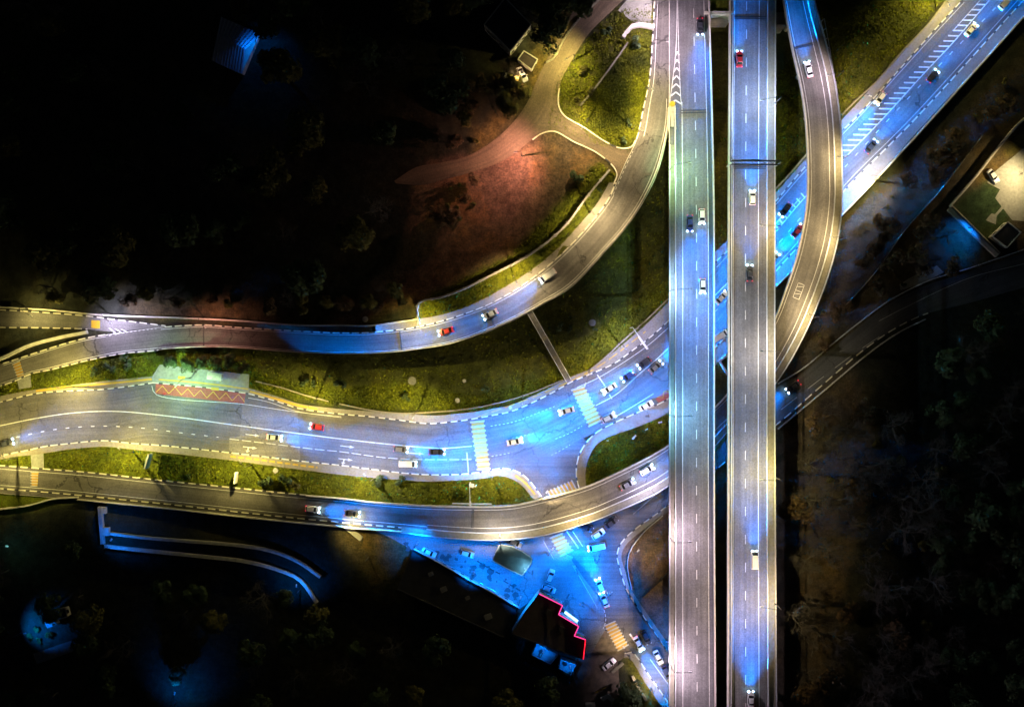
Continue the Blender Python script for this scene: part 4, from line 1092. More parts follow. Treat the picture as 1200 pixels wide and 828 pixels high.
hl((757, 104), (765, 105), 'yellow', .7, 'added fill lamp halfway along the ramp side of the green slope')  # added to fill the dark gap between the slope's own lamps
hl((672, 72), (664, 69), 'yellow', 1.15, 'lamp on the bend of the hill road above the green slope')
hl((688, 143), (682, 150), 'warm', 1.2, 'lamp at the lower tip of the green slope by the hill junction')
hl((611, 183), (604, 178), 'rose', 1.45, 'lamp on the reddish dirt edge where the hill road ends')
hl((768, 10), (757, 6), 'pink', .6, 'lamp by the paved apron at the upper edge of the picture')
hl((600, 84), (606, 90), 'amber', .22, 'dim lamp in the yard behind the small shed', 6)
hl((640, 40), (636, 48), 'yellow', .18, 'dim lamp by the dark roofed house on the hill road', 6)
g = 'added blue floodlights round the plaza'  # posts added to wash the plaza blue, the actual source is unseen
for b, h, c, w, lb in [((486, 640), (489, 636), 'blue', .65, 'added blue floodlight post at the narrow tip of the plaza'), ((552, 676), (555, 671), 'blue', .75, 'added blue floodlight post on the long edge of the plaza'),
                       ((607, 705), (610, 700), 'blue', .6, 'added blue floodlight post at the corner between the two flat roofs'), ((683, 705), (680, 708), 'blue', .5, 'added blue floodlight post in front of the pink edged roof'),
                       ((676, 668), (674, 664), 'blue', .6, 'added blue floodlight post in the middle of the forecourt'), ((697, 655), (703, 652), 'blue', .75, 'added blue floodlight post on the thin traffic island'), ((711, 692), (717, 695), 'blue', .6, 'added blue floodlight post below the thin island'),
                       ((790, 745), (782, 752), 'blue', .35, 'added blue floodlight post beneath the merging flyover')]:
    street_lamp(P(*b, .05), P(*h, 8.5), c, KW * w * 1.9, lb, g, spot=124, tilt=0)
g = 'small lamps away from the roads'
for b, h, c, w, lb in [((1204, 196), (1196, 204), 'warm', .8, 'lamp at the back of the lit yard'), ((1133, 268), (1139, 271), 'blue', .7, 'blue lamp over the raised walk of the lit yard'),
                       ((26, 740), (29, 742), 'blue', .9, 'bright blue lamp in the black garden'), ((206, 822), (204, 812), 'blue', .3, 'blue lamp half hidden among the lower trees'),
                       ((408, 610), (411, 617), 'yellow', .3, 'small yellow lamp under the ramp wall by the landing'), ((2, 634), (8, 640), 'teal', .03, 'dim teal lamp at the side of the dark garden'),
                       ((306, 44), (300, 48), 'blue', .14, 'blue lamp beside the striped metal roof in the dark'),
                       ((352, 690), (347, 686), 'blue', .25, 'dim blue lamp at the end of the terrace wall'), ((128, 640), (130, 632), 'blue', .22, 'dim blue lamp at the foot of the stair'), ((740, 645), (748, 645), 'warm', .16, 'added dim fill lamp by the wire fence of the brown triangle'), ((624, 669), (616, 667), 'cyan', .05, 'added cyan fill lamp at the corner of the kiosk roof'), ((763, 805), (770, 800), 'warm', .45, 'lamp on the yellow grass verge at the lower edge'), ((737, 768), (731, 758), 'warm', .3, 'added warm fill lamp at the zebra crossing of the brown lot'), ((641, 647), (648, 643), 'warm', .16, 'added warm fill lamp at the zebra crossing below the long ramp')]:  # fence, kiosk and zebra lamps are added fill without a source there
    p = PG(*b); street_lamp(p, P(*h, p.z + 7), c, KW * w, lb, g, spot=104 if 'zebra' in lb or 'black garden' in lb or 'raised walk' in lb else 140)
# lamp under the gantry-side deck lighting the diagonal road blue comes from headlights

# ------------------------------------------------------------------ vehicles
def car_mat(name, c):
    m, nt, b = new_mat(name); b.inputs['Base Color'].default_value = (*c, 1); b.inputs['Roughness'].default_value = .28
    b.inputs['Metallic'].default_value = .15; b.inputs['Coat Weight'].default_value = .6
    tc = N(nt, 'ShaderNodeTexCoord'); n = N(nt, 'ShaderNodeTexNoise', Scale=1.5, Detail=4.0); nt.links.new(tc.outputs['Object'], n.inputs[0])
    nt.links.new(ramp(nt, n.outputs[0], [(0.3, .25), (0.7, .42)]), b.inputs['Roughness'])
    return m
CAR = {'white': car_mat('car_white', (.72, .73, .74)), 'silver': car_mat('car_silver', (.42, .44, .46)), 'dark': car_mat('car_dark', (.03, .033, .045)), 'blue': car_mat('car_blue', (.03, .05, .2)),
       'red': car_mat('car_red', (.35, .02, .03)), 'grey': car_mat('car_grey', (.14, .145, .15)), 'beige': car_mat('car_beige', (.45, .40, .30))}
M['glass'] = plain('car_glass', (.012, .014, .018), .08, 0)
M['head_off'] = plain('headlight_unlit', (.7, .72, .75), .15, 0)
M['head_on'] = plain('headlight_lit', (.8, .85, .9), .2, 0, 1, 0, (.35, .72, 1), 60)
M['tail_off'] = plain('tail_light_unlit', (.25, .01, .01), .3, 0)
M['tail_on'] = plain('tail_light_lit', (.3, .01, .01), .3, 0, 1, 0, (1, .02, .06), 1.2)
M['plate'] = plain('number_plate', (.6, .6, .6), .5, 0)

def beam_data(watts, colour=(.0, .21, 1)):
    l = bpy.data.lights.new('headlight_beam', 'SPOT')
    l.color = colour; l.energy = watts; l.spot_size = R(84); l.spot_blend = 1.0; l.shadow_soft_size = .08
    l.use_nodes = True; nt = l.node_tree; nt.nodes.clear()
    o = nt.nodes.new('ShaderNodeOutputLight'); e = nt.nodes.new('ShaderNodeEmission'); nt.links.new(e.outputs[0], o.inputs[0])
    tc = nt.nodes.new('ShaderNodeTexCoord'); sp = nt.nodes.new('ShaderNodeSeparateXYZ'); nt.links.new(tc.outputs['Normal'], sp.inputs[0])
    ng = N(nt, 'ShaderNodeMath', operation='MULTIPLY'); nt.links.new(sp.outputs[1], ng.inputs[0]); ng.inputs[1].default_value = -1
    mx = N(nt, 'ShaderNodeMath', operation='MAXIMUM'); nt.links.new(ng.outputs[0], mx.inputs[0]); mx.inputs[1].default_value = .022
    pw = N(nt, 'ShaderNodeMath', operation='POWER'); nt.links.new(mx.outputs[0], pw.inputs[0]); pw.inputs[1].default_value = -1.9
    fz = N(nt, 'ShaderNodeMath', operation='MULTIPLY'); nt.links.new(sp.outputs[2], fz.inputs[0]); fz.inputs[1].default_value = -1
    fm = N(nt, 'ShaderNodeMath', operation='MAXIMUM'); nt.links.new(fz.outputs[0], fm.inputs[0]); fm.inputs[1].default_value = .01
    fp = N(nt, 'ShaderNodeMath', operation='POWER'); nt.links.new(fm.outputs[0], fp.inputs[0]); fp.inputs[1].default_value = 9
    lt = N(nt, 'ShaderNodeMath', operation='GREATER_THAN'); nt.links.new(ng.outputs[0], lt.inputs[0]); lt.inputs[1].default_value = .006
    ml = N(nt, 'ShaderNodeMath', operation='MULTIPLY'); nt.links.new(pw.outputs[0], ml.inputs[0]); nt.links.new(lt.outputs[0], ml.inputs[1])
    m2 = N(nt, 'ShaderNodeMath', operation='MULTIPLY'); nt.links.new(ml.outputs[0], m2.inputs[0]); nt.links.new(fp.outputs[0], m2.inputs[1])
    nt.links.new(m2.outputs[0], e.inputs['Strength'])
    return l
BEAM = 210 * PK
BEAMS = {k: beam_data(BEAM * k) for k in (.35, .6, 1.0, 1.6, 2.4)}

def make_car(kind):
    """car along +x, wheels on z = 0; returns root with parts"""
    root = empty('parked_car', (0, 0, 0))
    Lh = {'sedan': 2.25, 'hatch': 2.05, 'van': 2.6}[kind]; top = {'sedan': 1.45, 'hatch': 1.52, 'van': 2.05}[kind]
    mb = MB()
    prof = {'sedan': [(-1, .66, .80), (-.95, .80, .92), (-.55, .88, .96), (0, .9, .96), (.45, .9, .94), (.82, .86, .82), (.95, .8, .72), (1, .66, .62)],
            'hatch': [(-1, .70, .85), (-.95, .82, .98), (-.5, .88, .98), (0, .9, .98), (.45, .9, .96), (.82, .86, .84), (.95, .8, .74), (1, .68, .64)],
            'van': [(-1, .86, 1.0), (-.97, .93, 1.15), (-.5, .95, 1.15), (0, .95, 1.15), (.5, .95, 1.12), (.85, .92, 1.05), (.96, .87, .9), (1, .74, .75)]}[kind]
    rings = []
    for x, w, z in prof:
        x *= Lh; zb = .24 if abs(x) < Lh * .9 else .34
        rings.append([(x, -w, zb), (x, w, zb), (x, w, z - .16), (x, w * .93, z - .02), (x, w * .6, z + .02), (x, -w * .6, z + .02), (x, -w * .93, z - .02), (x, -w, z - .16)])
    for a, b in zip(rings, rings[1:]):
        for k in range(8):
            k2 = (k + 1) % 8; mb.face([a[k2], a[k], b[k], b[k2]])
    mb.face(rings[0]); mb.face(rings[-1][::-1])
    body = mb.build('body', CAR['white'], root, smooth=False)
    cb, ct = {'sedan': ((-1.62, 1.12), (-1.02, .42)), 'hatch': ((-1.92, 1.1), (-1.5, .4)), 'van': ((-2.5, 2.1), (-2.42, 1.35))}[kind]
    zb = prof[3][2]; wb, wt = (.82, .64) if kind != 'van' else (.9, .8)
    bp = [(cb[0], -wb), (cb[1], -wb), (cb[1], wb), (cb[0], wb)]; tp = [(ct[0], -wt), (ct[1], -wt), (ct[1], wt), (ct[0], wt)]
    for nm, ids, sh in (('windscreen', (1, 2), 0), ('rear_window', (3, 0), 0), ('side_window', (0, 1), 1), ('side_window', (2, 3), 1)):
        mb = MB(); i, j = ids
        q = [Vector((*bp[i], zb - .02)), Vector((*bp[j], zb - .02)), Vector((*tp[j], top - .05)), Vector((*tp[i], top - .05))]
        c = sum(q, Vector()) / 4
        n = (q[1] - q[0]).cross(q[2] - q[0]).normalized()
        f = [p + (c - p) * .08 + n * .012 for p in q]; bk = [p - n * .05 for p in f]
        mb.hexa([bk[0], bk[1], f[1], f[0], bk[3], bk[2], f[2], f[3]]); mb.build(nm, M['glass'], root)
    mb = MB(); mb.hexa([(*bp[0], zb - .03), (*bp[1], zb - .03), (*bp[2], zb - .03), (*bp[3], zb - .03), (*tp[0], top - .05), (*tp[1], top - .05), (*tp[2], top - .05), (*tp[3], top - .05)])
    mb.hexa([(ct[0], -wt, top - .05), (ct[1], -wt, top - .05), (ct[1], wt, top - .05), (ct[0], wt, top - .05), (ct[0] + .08, -wt * .86, top), (ct[1] - .1, -wt * .86, top), (ct[1] - .1, wt * .86, top), (ct[0] + .08, wt * .86, top)])
    mb.build('roof', CAR['white'], root)
    for sx in (-.62, .60):
        for sy in (-1, 1):
            mb = MB(); mb.tube([(sx * Lh, sy * .70, .32), (sx * Lh, sy * .91, .32)], .32, 14); w = mb.build('wheel', M['rubber'], root)
            mb = MB(); mb.tube([(sx * Lh, sy * .88, .32), (sx * Lh, sy * .925, .32)], .2, 10); mb.build('rim', M['steel'], w)
    hz = {'sedan': .64, 'hatch': .68, 'van': .8}[kind]
    for sy in (-1, 1):
        mb = MB(); mb.box((Lh * .955, sy * .62, hz), (.2, .34, .16), 0, taper=.8); mb.build('headlight', M['head_off'], root)
        mb = MB(); mb.box((-Lh * .975, sy * .66, hz + .1), (.14, .26, .16)); mb.build('tail_light', M['tail_off'], root)
        mb = MB(); mb.box((.85 if kind != 'van' else 1.75, sy * 1.0, zb + .06), (.12, .2, .13)); mb.build('wing_mirror', CAR['white'], root)
    return root
PROTO = {k: make_car(k) for k in ('sedan', 'hatch', 'van')}
USED = set()
def copy_tree(o, parent=None):
    c = o.copy(); COL.objects.link(c)
    if parent is not None:
        c.parent = parent; c.matrix_parent_inverse = o.matrix_parent_inverse.copy()
    for ch in list(o.children): copy_tree(ch, c)
    return c
def place_car(px, py, dx, dy, z, kind, colour, label, lit=0.0, cat='car', group=None, name=None, pitch=0.0):
    if kind not in USED: root = PROTO[kind]; USED.add(kind); parts = list(root.children)
    else: root = copy_tree(PROTO[kind]); parts = list(root.children)
    root.name = name or ('moving_car' if lit else 'parked_car')
    for ch in parts:
        if ch.type == 'LIGHT': bpy.data.objects.remove(ch); continue
        base = ch.name.split('.')[0]
        mat = CAR[colour] if base in ('body', 'roof', 'wing_mirror') else (M['head_on'] if lit else M['head_off']) if base == 'headlight' else (M['tail_on'] if lit else M['tail_off']) if base == 'tail_light' else None
        if mat:
            ch.material_slots[0].link = 'OBJECT'; ch.material_slots[0].material = mat
    p = P(px, py, z); root.location = p
    a, b = P(px, py, z), P(px + dx, py + dy, z); yaw = math.atan2(b.y - a.y, b.x - a.x); root.rotation_euler = (0, -pitch, yaw)
    tag(root, label, cat, group)
    if lit:
        Lh = {'sedan': 2.25, 'hatch': 2.05, 'van': 2.6}[kind]
        for sy in (-1, 1):
            lo = bpy.data.objects.new('headlight_beam', BEAMS[lit]); link(lo, root); lo.location = (Lh * .98 + .16, sy * .62, .7); lo.rotation_euler = (R(90), 0, R(-90))
    return root
def deck_z(pr, x, y):
    j = ((pr.mid - np.array([x, y])) ** 2).sum(1).argmin(); return float(pr.z[j]) + .03
g = 'cars driving with blue headlights'
def drive(x, y, dx, dy, kind, colour, label, lit=1.0, z=None, pr=None):
    z = .05 if z is None and pr is None else (deck_z(pr, x, y) if pr else z)
    cat = 'van' if kind == 'van' else 'car'
    pt = 0.0
    if pr:
        n_ = math.hypot(dx, dy); q = [(x + k * dx / n_ * 14, y + k * dy / n_ * 14) for k in (-1, 1)]
        pt = math.atan2(deck_z(pr, *q[1]) - deck_z(pr, *q[0]), 28 * S)
    place_car(x, y, dx, dy, z, kind, colour, label, lit, cat, g, pitch=pt, name='moving_van' if kind == 'van' else 'moving_car')
# main road
drive(8, 519, 1, -.3, 'sedan', 'dark', 'dark car entering at the far end of the main road beside the dashed line', .35)
drive(372, 500, -1, -.14, 'hatch', 'red', 'red hatchback heading along the upper lane past the end of the drain wall', .6)
drive(322, 512, 1, .1, 'sedan', 'silver', 'silver saloon beside the painted arrows, just past the bus bay', 1.0)
drive(470, 526, 1, .1, 'hatch', 'grey', 'grey hatchback ahead of the zebra crossing, hugging the solid line', 1.6)
drive(478, 543, 1, .02, 'van', 'white', 'white van in the kerb lane before the yellow zebra crossing', 1.6)
drive(512, 529, 1, 0, 'sedan', 'dark', 'dark saloon waiting behind the stop line of the yellow crossing', 1.0)
drive(603, 517, 1, -.2, 'sedan', 'white', 'white saloon crossing the junction just past the yellow zebra', 2.4)
drive(713, 489, 1, -.55, 'hatch', 'silver', 'silver hatchback turning past the tip of the grass island', 1.6)
drive(664, 481, -1, .26, 'sedan', 'white', 'white saloon just over the striped crossing below the stair bridge', 2.4)
drive(714, 455, -1, .6, 'sedan', 'white', 'white saloon first in the queue above the striped crossing', 1.6)
drive(736, 440.5, -1, .66, 'hatch', 'blue', 'dark blue hatchback second in the queue behind the white saloon', 1.6)
drive(754.5, 425, -1, .75, 'hatch', 'dark', 'black hatchback third in the queue under the cantilever sign', 1.6)
drive(768, 430, 1, -.85, 'sedan', 'grey', 'grey saloon driving against the queue towards the flyover', 2.4)
drive(845, 349, 1, -1.1, 'sedan', 'white', 'white saloon glimpsed between the two straight flyovers', 1.6)
drive(868, 352, 1, -1.15, 'hatch', 'grey', 'grey hatchback hidden beneath the gantry flyover on the main road', 1.6)
drive(906, 303, 1, -1.2, 'hatch', 'silver', 'silver hatchback emerging from under the gantry flyover', 2.4)
drive(920, 246, -.8, 1, 'sedan', 'dark', 'dark saloon on the diagonal road close to the drain wall', 2.4)
drive(934, 271, 1, -1.2, 'sedan', 'red', 'dark red saloon about to pass beneath the curving ramp', 1.6)
drive(1031, 116, -.75, 1, 'hatch', 'white', 'white hatchback in the upper lane of the diagonal road beside the hatching', 1.6)
drive(1020, 172, .85, -1, 'sedan', 'blue', 'blue saloon on the diagonal road below the hatching', 1.0)
drive(1092, 90, .85, -1, 'hatch', 'dark', 'dark hatchback midway up the diagonal road', .6)
drive(1137, 36, .9, -1, 'sedan', 'white', 'white saloon at the upper end of the diagonal road', .6)
drive(1178, 3, .9, -1, 'van', 'white', 'white van leaving the picture along the diagonal road', 1.0)
# sweeping ramp
drive(642, 323, -1, .72, 'van', 'white', 'white van on the sweeping ramp beside the long curved wall', .6, pr=ramp1)
drive(575, 368, -1, .5, 'sedan', 'silver', 'silver saloon on the sweeping ramp behind the leading car', .35, pr=ramp1)
drive(523, 388, -1, .28, 'sedan', 'red', 'red saloon leading down the sweeping ramp by the wall corner', .6, pr=ramp1)
# merging flyover
drive(820, 32, .02, 1, 'sedan', 'dark', 'dark saloon on the merging flyover opposite the chevron hatching', .6, z=ZB + .03)
drive(808, 262, 0, 1, 'sedan', 'blue', 'blue saloon in the kerb lane of the merging flyover', .6, z=ZB + .03)
drive(822, 254, 0, 1, 'hatch', 'white', 'white hatchback on the merging flyover, side by side with a blue saloon', .6, z=ZB + .03)
drive(823, 335, 0, 1, 'hatch', 'beige', 'beige hatchback alone on the blue lit stretch of the merging flyover', .35, z=ZB + .03)
# gantry flyover
drive(866, 70, 0, -1, 'sedan', 'red', 'red saloon on the gantry flyover near the upper edge', .35, z=ZB + .03)
drive(881, 232, 0, -1, 'hatch', 'white', 'white hatchback about to pass under the truss gantry', 1.0, z=ZB + .03)
drive(878, 320, 0, -1, 'sedan', 'dark', 'dark saloon on the gantry flyover following the white hatchback', .35, z=ZB + .03)
drive(883.5, 655, 0, -1, 'van', 'white', 'white van on the gantry flyover beside the dark wood', .6, z=ZB + .03)
drive(879.5, 818, 0, -1, 'sedan', 'silver', 'silver saloon on the gantry flyover at the lower edge of the picture', 1.0, z=ZB + .03)
# long ramp
drive(947, 82, -.25, -1, 'sedan', 'white', 'white saloon climbing the curving ramp past the dark joint', .6, pr=ramp2)
drive(367, 596, 1, .12, 'hatch', 'white', 'white hatchback on the low end of the long ramp', 1.0, pr=ramp2)
drive(413, 601, 1, .1, 'sedan', 'grey', 'grey saloon on the long ramp ahead of the white hatchback', .35, pr=ramp2)
drive(735, 567, 1, -.55, 'sedan', 'grey', 'grey saloon on the long ramp nearing the merging flyover', .6, pr=ramp2)
drive(758, 550, 1, -.6, 'hatch', 'white', 'white hatchback just ahead of the grey saloon on the long ramp', .35, pr=ramp2)
# local streets
drive(703, 685, -.4, -1, 'hatch', 'white', 'white hatchback on the blue street passing the thin island', 1.6)
drive(708, 702, -.4, -1, 'sedan', 'silver', 'silver saloon following past the lower tip of the thin island', 1.0)
drive(699, 640, -1, .2, 'van', 'white', 'white van swinging through the blue junction', 1.0)
drive(748, 753, .55, 1, 'sedan', 'white', 'white saloon beside the solid white bar on the blue street', 1.0)
drive(929, 453, -1, .72, 'sedan', 'dark', 'dark car alone on the unlit forest road', 1.0)
gp = 'parked cars'
def park(x, y, dx, dy, kind, colour, label, z=.05):
    place_car(x, y, dx, dy, z, kind, colour, label, 0.0, 'van' if kind == 'van' else 'car', gp, name='parked_van' if kind == 'van' else 'parked_car')
park(757, 475, 1, -.55, 'sedan', 'white', 'white saloon stopped at the red bus bay by the merging flyover')
park(716, 612, 1, -.75, 'sedan', 'dark', 'dark car parked beneath the edge of the long ramp in cyan light')
park(701, 625, 1, -.65, 'hatch', 'white', 'white car parked next to the dark one below the long ramp')
park(687, 617, 1, .5, 'hatch', 'dark', 'black car half under the long ramp beside the zebra crossing')
park(645, 674, .35, -1, 'hatch', 'white', 'pale hatchback parked at the edge of the plaza, upper of two')
park(643, 689, 1, .4, 'hatch', 'silver', 'silver hatchback parked by the pink edged roof corner')
park(503, 646.5, 1, .45, 'sedan', 'white', 'white saloon parked along the long edge of the plaza')
park(547.5, 648, 1, .3, 'hatch', 'beige', 'small beige car parked in the middle of the plaza')
park(604, 635, 1, .5, 'hatch', 'silver', 'silver car tucked between the kiosk roof and the ramp')
park(713.5, 777, 1, -.8, 'sedan', 'white', 'white saloon parked on the brown lot beside a low slab', .03)
park(757, 746, .5, 1, 'hatch', 'dark', 'dark hatchback pulled up at the outer kerb of the blue street')
park(771, 769, .5, 1, 'sedan', 'white', 'white saloon at the outer kerb next to the merging flyover')
park(781, 787, .5, 1, 'hatch', 'blue', 'blue car half hidden by the merging flyover')
park(1163, 207, .7, 1, 'sedan', 'silver', 'silver saloon at the corner of the lit yard', .05)
park(843, 394, 1, -.6, 'van', 'white', 'white van seen in the gap between the straight flyovers', .05)
park(612, 88, .55, 1, 'sedan', 'white', 'white saloon in the dim yard below the shed', PG(612, 88).z + .05)
park(597, 92, 1, .6, 'hatch', 'grey', 'grey hatchback in the dim yard below the shed', PG(597, 92).z + .05)
for k, o in PROTO.items():
    pass
# ------------------------------------------------------------------ buildings
M['roof_dark'] = plain('roof_felt', (.018, .019, .021), .9, .4, .5)
M['roof_brown'] = plain('roof_brown', (.03, .022, .02), .9, .4, .5)
M['roof_teal'] = plain('roof_teal', (.10, .17, .17), .6, .25, .5)
M['plaster'] = plain('plaster', (.42, .40, .35), .9, .2, .6)
M['neon_pink'] = plain('neon_pink', (.8, .2, .4), .4, 0, 1, 0, (1, .04, .24), .32)
M['neon_red'] = plain('neon_red', (.8, .1, .1), .4, 0, 1, 0, (1, .01, .03), .4)
M['sign_lit'] = plain('lit_sign', (.5, .6, .7), .4, 0, 1, 0, (.3, .6, 1), .5)
M['metal_roof'] = plain('ribbed_metal', (.24, .26, .30), .5, .2, .8, .2)
M['pane'] = plain('window_glass', (.015, .018, .022), .1, 0)
M['terrace'] = plain('terrace_tiles', (.26, .27, .27), .7, .3, .6)

def facade(poly, root, z0, h, edges, n, w=1.3, hh=1.5, sill=1.1):
    c = sum((Vector((p.x, p.y, 0)) for p in poly), Vector()) / len(poly)
    for e in edges:
        a, b = poly[e], poly[(e + 1) % len(poly)]
        d = Vector((b.x - a.x, b.y - a.y, 0)); ang = math.atan2(d.y, d.x); nrm = Vector((d.y, -d.x, 0)).normalized()
        m = (a + b) / 2
        if nrm.dot(Vector((m.x, m.y, 0)) - c) < 0: nrm = -nrm
        for k in range(n):
            p = Vector((a.x, a.y, 0)) + d * ((k + .5) / n) + nrm * .03
            mb = MB(); mb.box((p.x, p.y, z0 + sill + hh / 2), (w, .1, hh), ang); f = mb.build('window', M['concrete_white'], root)
            q = p + nrm * .04; mb = MB(); mb.box((q.x, q.y, z0 + sill + hh / 2), (w - .2, .06, hh - .2), ang); mb.build('pane', M['pane'], f)
def flat_building(name, label, cat, roof_px, z0, h, roof='roof_dark', wall='plaster', edges=(0,), n=4, par=.35, par_mat='concrete', g=None):
    top = [P(x, y, z0 + h) for x, y in roof_px]
    c = sum(top, Vector()) / len(top); root = empty(name, (c.x, c.y, z0)); tag(root, label, cat, g)
    mb = MB(); mb.prism(top, z0 - .5, z0 + h - .25); mb.build('wall', M[wall], root)
    mb = MB(); mb.prism(top, z0 + h - .245, z0 + h); rf = mb.build('roof', M[roof], root)
    mb = MB()
    for i in range(len(top)):
        a, b = top[i], top[(i + 1) % len(top)]; d = b - a
        mb.box(((a.x + b.x) / 2, (a.y + b.y) / 2, z0 + h + par / 2 + .002 * (i % 2)), (d.length + .25, .28, par), math.atan2(d.y, d.x))
    mb.build('parapet', M[par_mat], root)
    facade(top, root, z0, h, edges, n)
    return root, top
# long hall beside the plaza
root, top = flat_building('market_hall', 'long black flat roof running along the lower edge of the blue plaza', 'building', [(484, 643), (608.5, 712.5), (590, 746), (466, 690)], 0, 5, edges=(0,), n=12, par=.5, par_mat='roof_dark')
mb = MB(); a, b = top[0], top[1]; d = b - a; e = Vector((-d.y, d.x, 0)).normalized() * .2
mb.box(((a.x + b.x) / 2 + e.x, (a.y + b.y) / 2 + e.y, 5.42), (d.length, .16, .3), math.atan2(d.y, d.x)); mb.build('fascia', M['concrete_white'], root)
for x, y, a in ((520, 690, 1.4), (548, 700, 1.0), (572, 722, 1.6), (505, 672, 1.1)):
    p = P(x, y, 5); mb = MB(); mb.box((p.x, p.y, 5.35), (a * 1.3, a, .7), .4); mb.build('roof_unit', M['concrete_dark'], root)
under(root)
# neon building
root, top = flat_building('restaurant_building', 'black flat roof with stepped pink neon edge beside the blue forecourt', 'building', [(632, 695), (659, 708.5), (654.5, 719), (678, 733), (673, 744), (686, 748.5), (683.5, 771), (664, 765), (600, 742), (616, 716)], 0, 6, roof='roof_brown', edges=(0, 2, 4), n=4, par=.4, par_mat='roof_dark')
mb = MB()
for i in range(6):
    a, b = top[i], top[i + 1]
    d = b - a; mb.box(((a.x + b.x) / 2, (a.y + b.y) / 2, 6.5 + .003 * (i % 2)), (d.length + .12, .2, .18), math.atan2(d.y, d.x), 1 if i == 5 else 0)
mb.build('neon_strip', [M['neon_pink'], M['neon_red']], root)
mb = MB(); a, b = P(662, 717, 4), P(677, 728, 4); d = b - a
mb.box(((a.x + b.x) / 2, (a.y + b.y) / 2, 3.6), (d.length, .7, .5), math.atan2(d.y, d.x)); mb.build('shop_sign', M['sign_lit'], root)
for q, r in (((655, 735), (662, 738)), ((640, 715), (646, 718))):
    mb = MB(); a, b = P(*q, 6), P(*r, 6); d = b - a; mb.box(((a.x + b.x) / 2, (a.y + b.y) / 2, 6.4), (d.length, 1.4, .8), math.atan2(d.y, d.x)); mb.build('roof_unit', M['roof_dark'], root)
under(root)
# terrace behind
root = empty('roof_terrace', P(645, 765, 0)); tag(root, 'blue lit roof terrace in two slabs behind the pink edged building', 'terrace')
for poly in ([(629, 753), (654, 766.5), (645, 777), (623, 766)], [(657, 771.5), (675, 777.5), (668.5, 789.5), (655, 782)]):
    mb = MB(); mb.prism([P(x, y, 3.2) for x, y in poly], -.2, 3.2); o = mb.build('terrace_slab', M['terrace'], root)
    mb = MB(); q = [P(x, y, 3.2) for x, y in poly]
    for i in range(4):
        a, b = q[i], q[(i + 1) % 4]; mb.box(((a.x + b.x) / 2, (a.y + b.y) / 2, 3.65), ((b - a).length, .08, .9), math.atan2(b.y - a.y, b.x - a.x))
    mb.build('balustrade', M['steel'], o)
for x, y in ((640, 757), (634, 762), (662, 777)):
    p = P(x, y, 3.2); mb = MB(); mb.tube([(p.x, p.y, 3.2), (p.x, p.y, 3.95)], .08, 6); mb.tube([(p.x, p.y, 3.9), (p.x, p.y, 3.98)], .55, 10); mb.build('table', M['roof_dark'], root)
under(root)
for b, h, w in (((632, 766), (637, 763), .16), ((672, 787), (668, 781), .12)):
    street_lamp(P(*b, 3.2), P(*h, 8.0), 'blue', KW * w, 'blue lamp over the %s slab of the roof terrace' % ('larger' if w > .14 else 'smaller'), 'terrace lamps', spot=95, tilt=0)
# kiosk
top = [P(x, y, 4.5) for x, y in ((585.5, 637.5), (599, 639.5), (612, 646), (623.5, 654), (622, 660), (612, 674), (594, 665.5), (577, 656))]
root = empty('plaza_kiosk', P(600, 656, 0)); tag(root, 'teal eight sided kiosk roof with pale rim on the plaza', 'kiosk')
mb = MB(); c = sum(top, Vector()) / 8; inn = [c + (p - c) * .82 for p in top]; mb.prism(inn, 0, 4.2); mb.build('wall', M['plaster'], root)
a, b = (top[7] + top[0]) / 2, (top[3] + top[4]) / 2; a.z = b.z = 4.75; r0, r1 = a.lerp(b, .22), a.lerp(b, .78)
mb = MB(); lo = [Vector((p.x, p.y, 4.25)) for p in top]
for i in range(8):
    p, q = top[i], top[(i + 1) % 8]
    n1 = min((r0, r1), key=lambda r: (r - p).length); n2 = min((r0, r1), key=lambda r: (r - q).length)
    mb.face([q, p, n1]) if n1 == n2 else mb.face([q, p, n1, n2])
    mb.face([lo[i], lo[(i + 1) % 8], q, p])
mb.face(lo); rf = mb.build('roof', M['roof_teal'], root)
mb = MB()
for i in range(8):
    p, q = top[i], top[(i + 1) % 8]; d = q - p; mb.box(((p.x + q.x) / 2, (p.y + q.y) / 2, 4.52 + .004 * (i % 2)), (d.length + .1, .22, .2), math.atan2(d.y, d.x))
mb.build('rim', M['kerb_white'], root)
facade(inn, root, 0, 4, (1, 3, 5), 2, 1.2, 1.6, .9); under(root)
# house on the hill
zh = PG(597, 35).z
root, top = flat_building('hill_house', 'black roofed house with pale lit eaves above the hill road', 'house', [(567.5, 29), (598, 60), (622, 29), (592, -2)], zh, 5.5, edges=(0, 1), n=4, par=.25, par_mat='concrete_white'); under(root)
zs = PG(618, 70).z
root, top = flat_building('garden_shed', 'small grey walled shed beside the hill road', 'shed', [(607, 70), (614, 60), (630, 70), (623, 82)], zs, 2.6, roof='roof_brown', edges=(2,), n=1, par=.3, par_mat='concrete'); under(root)
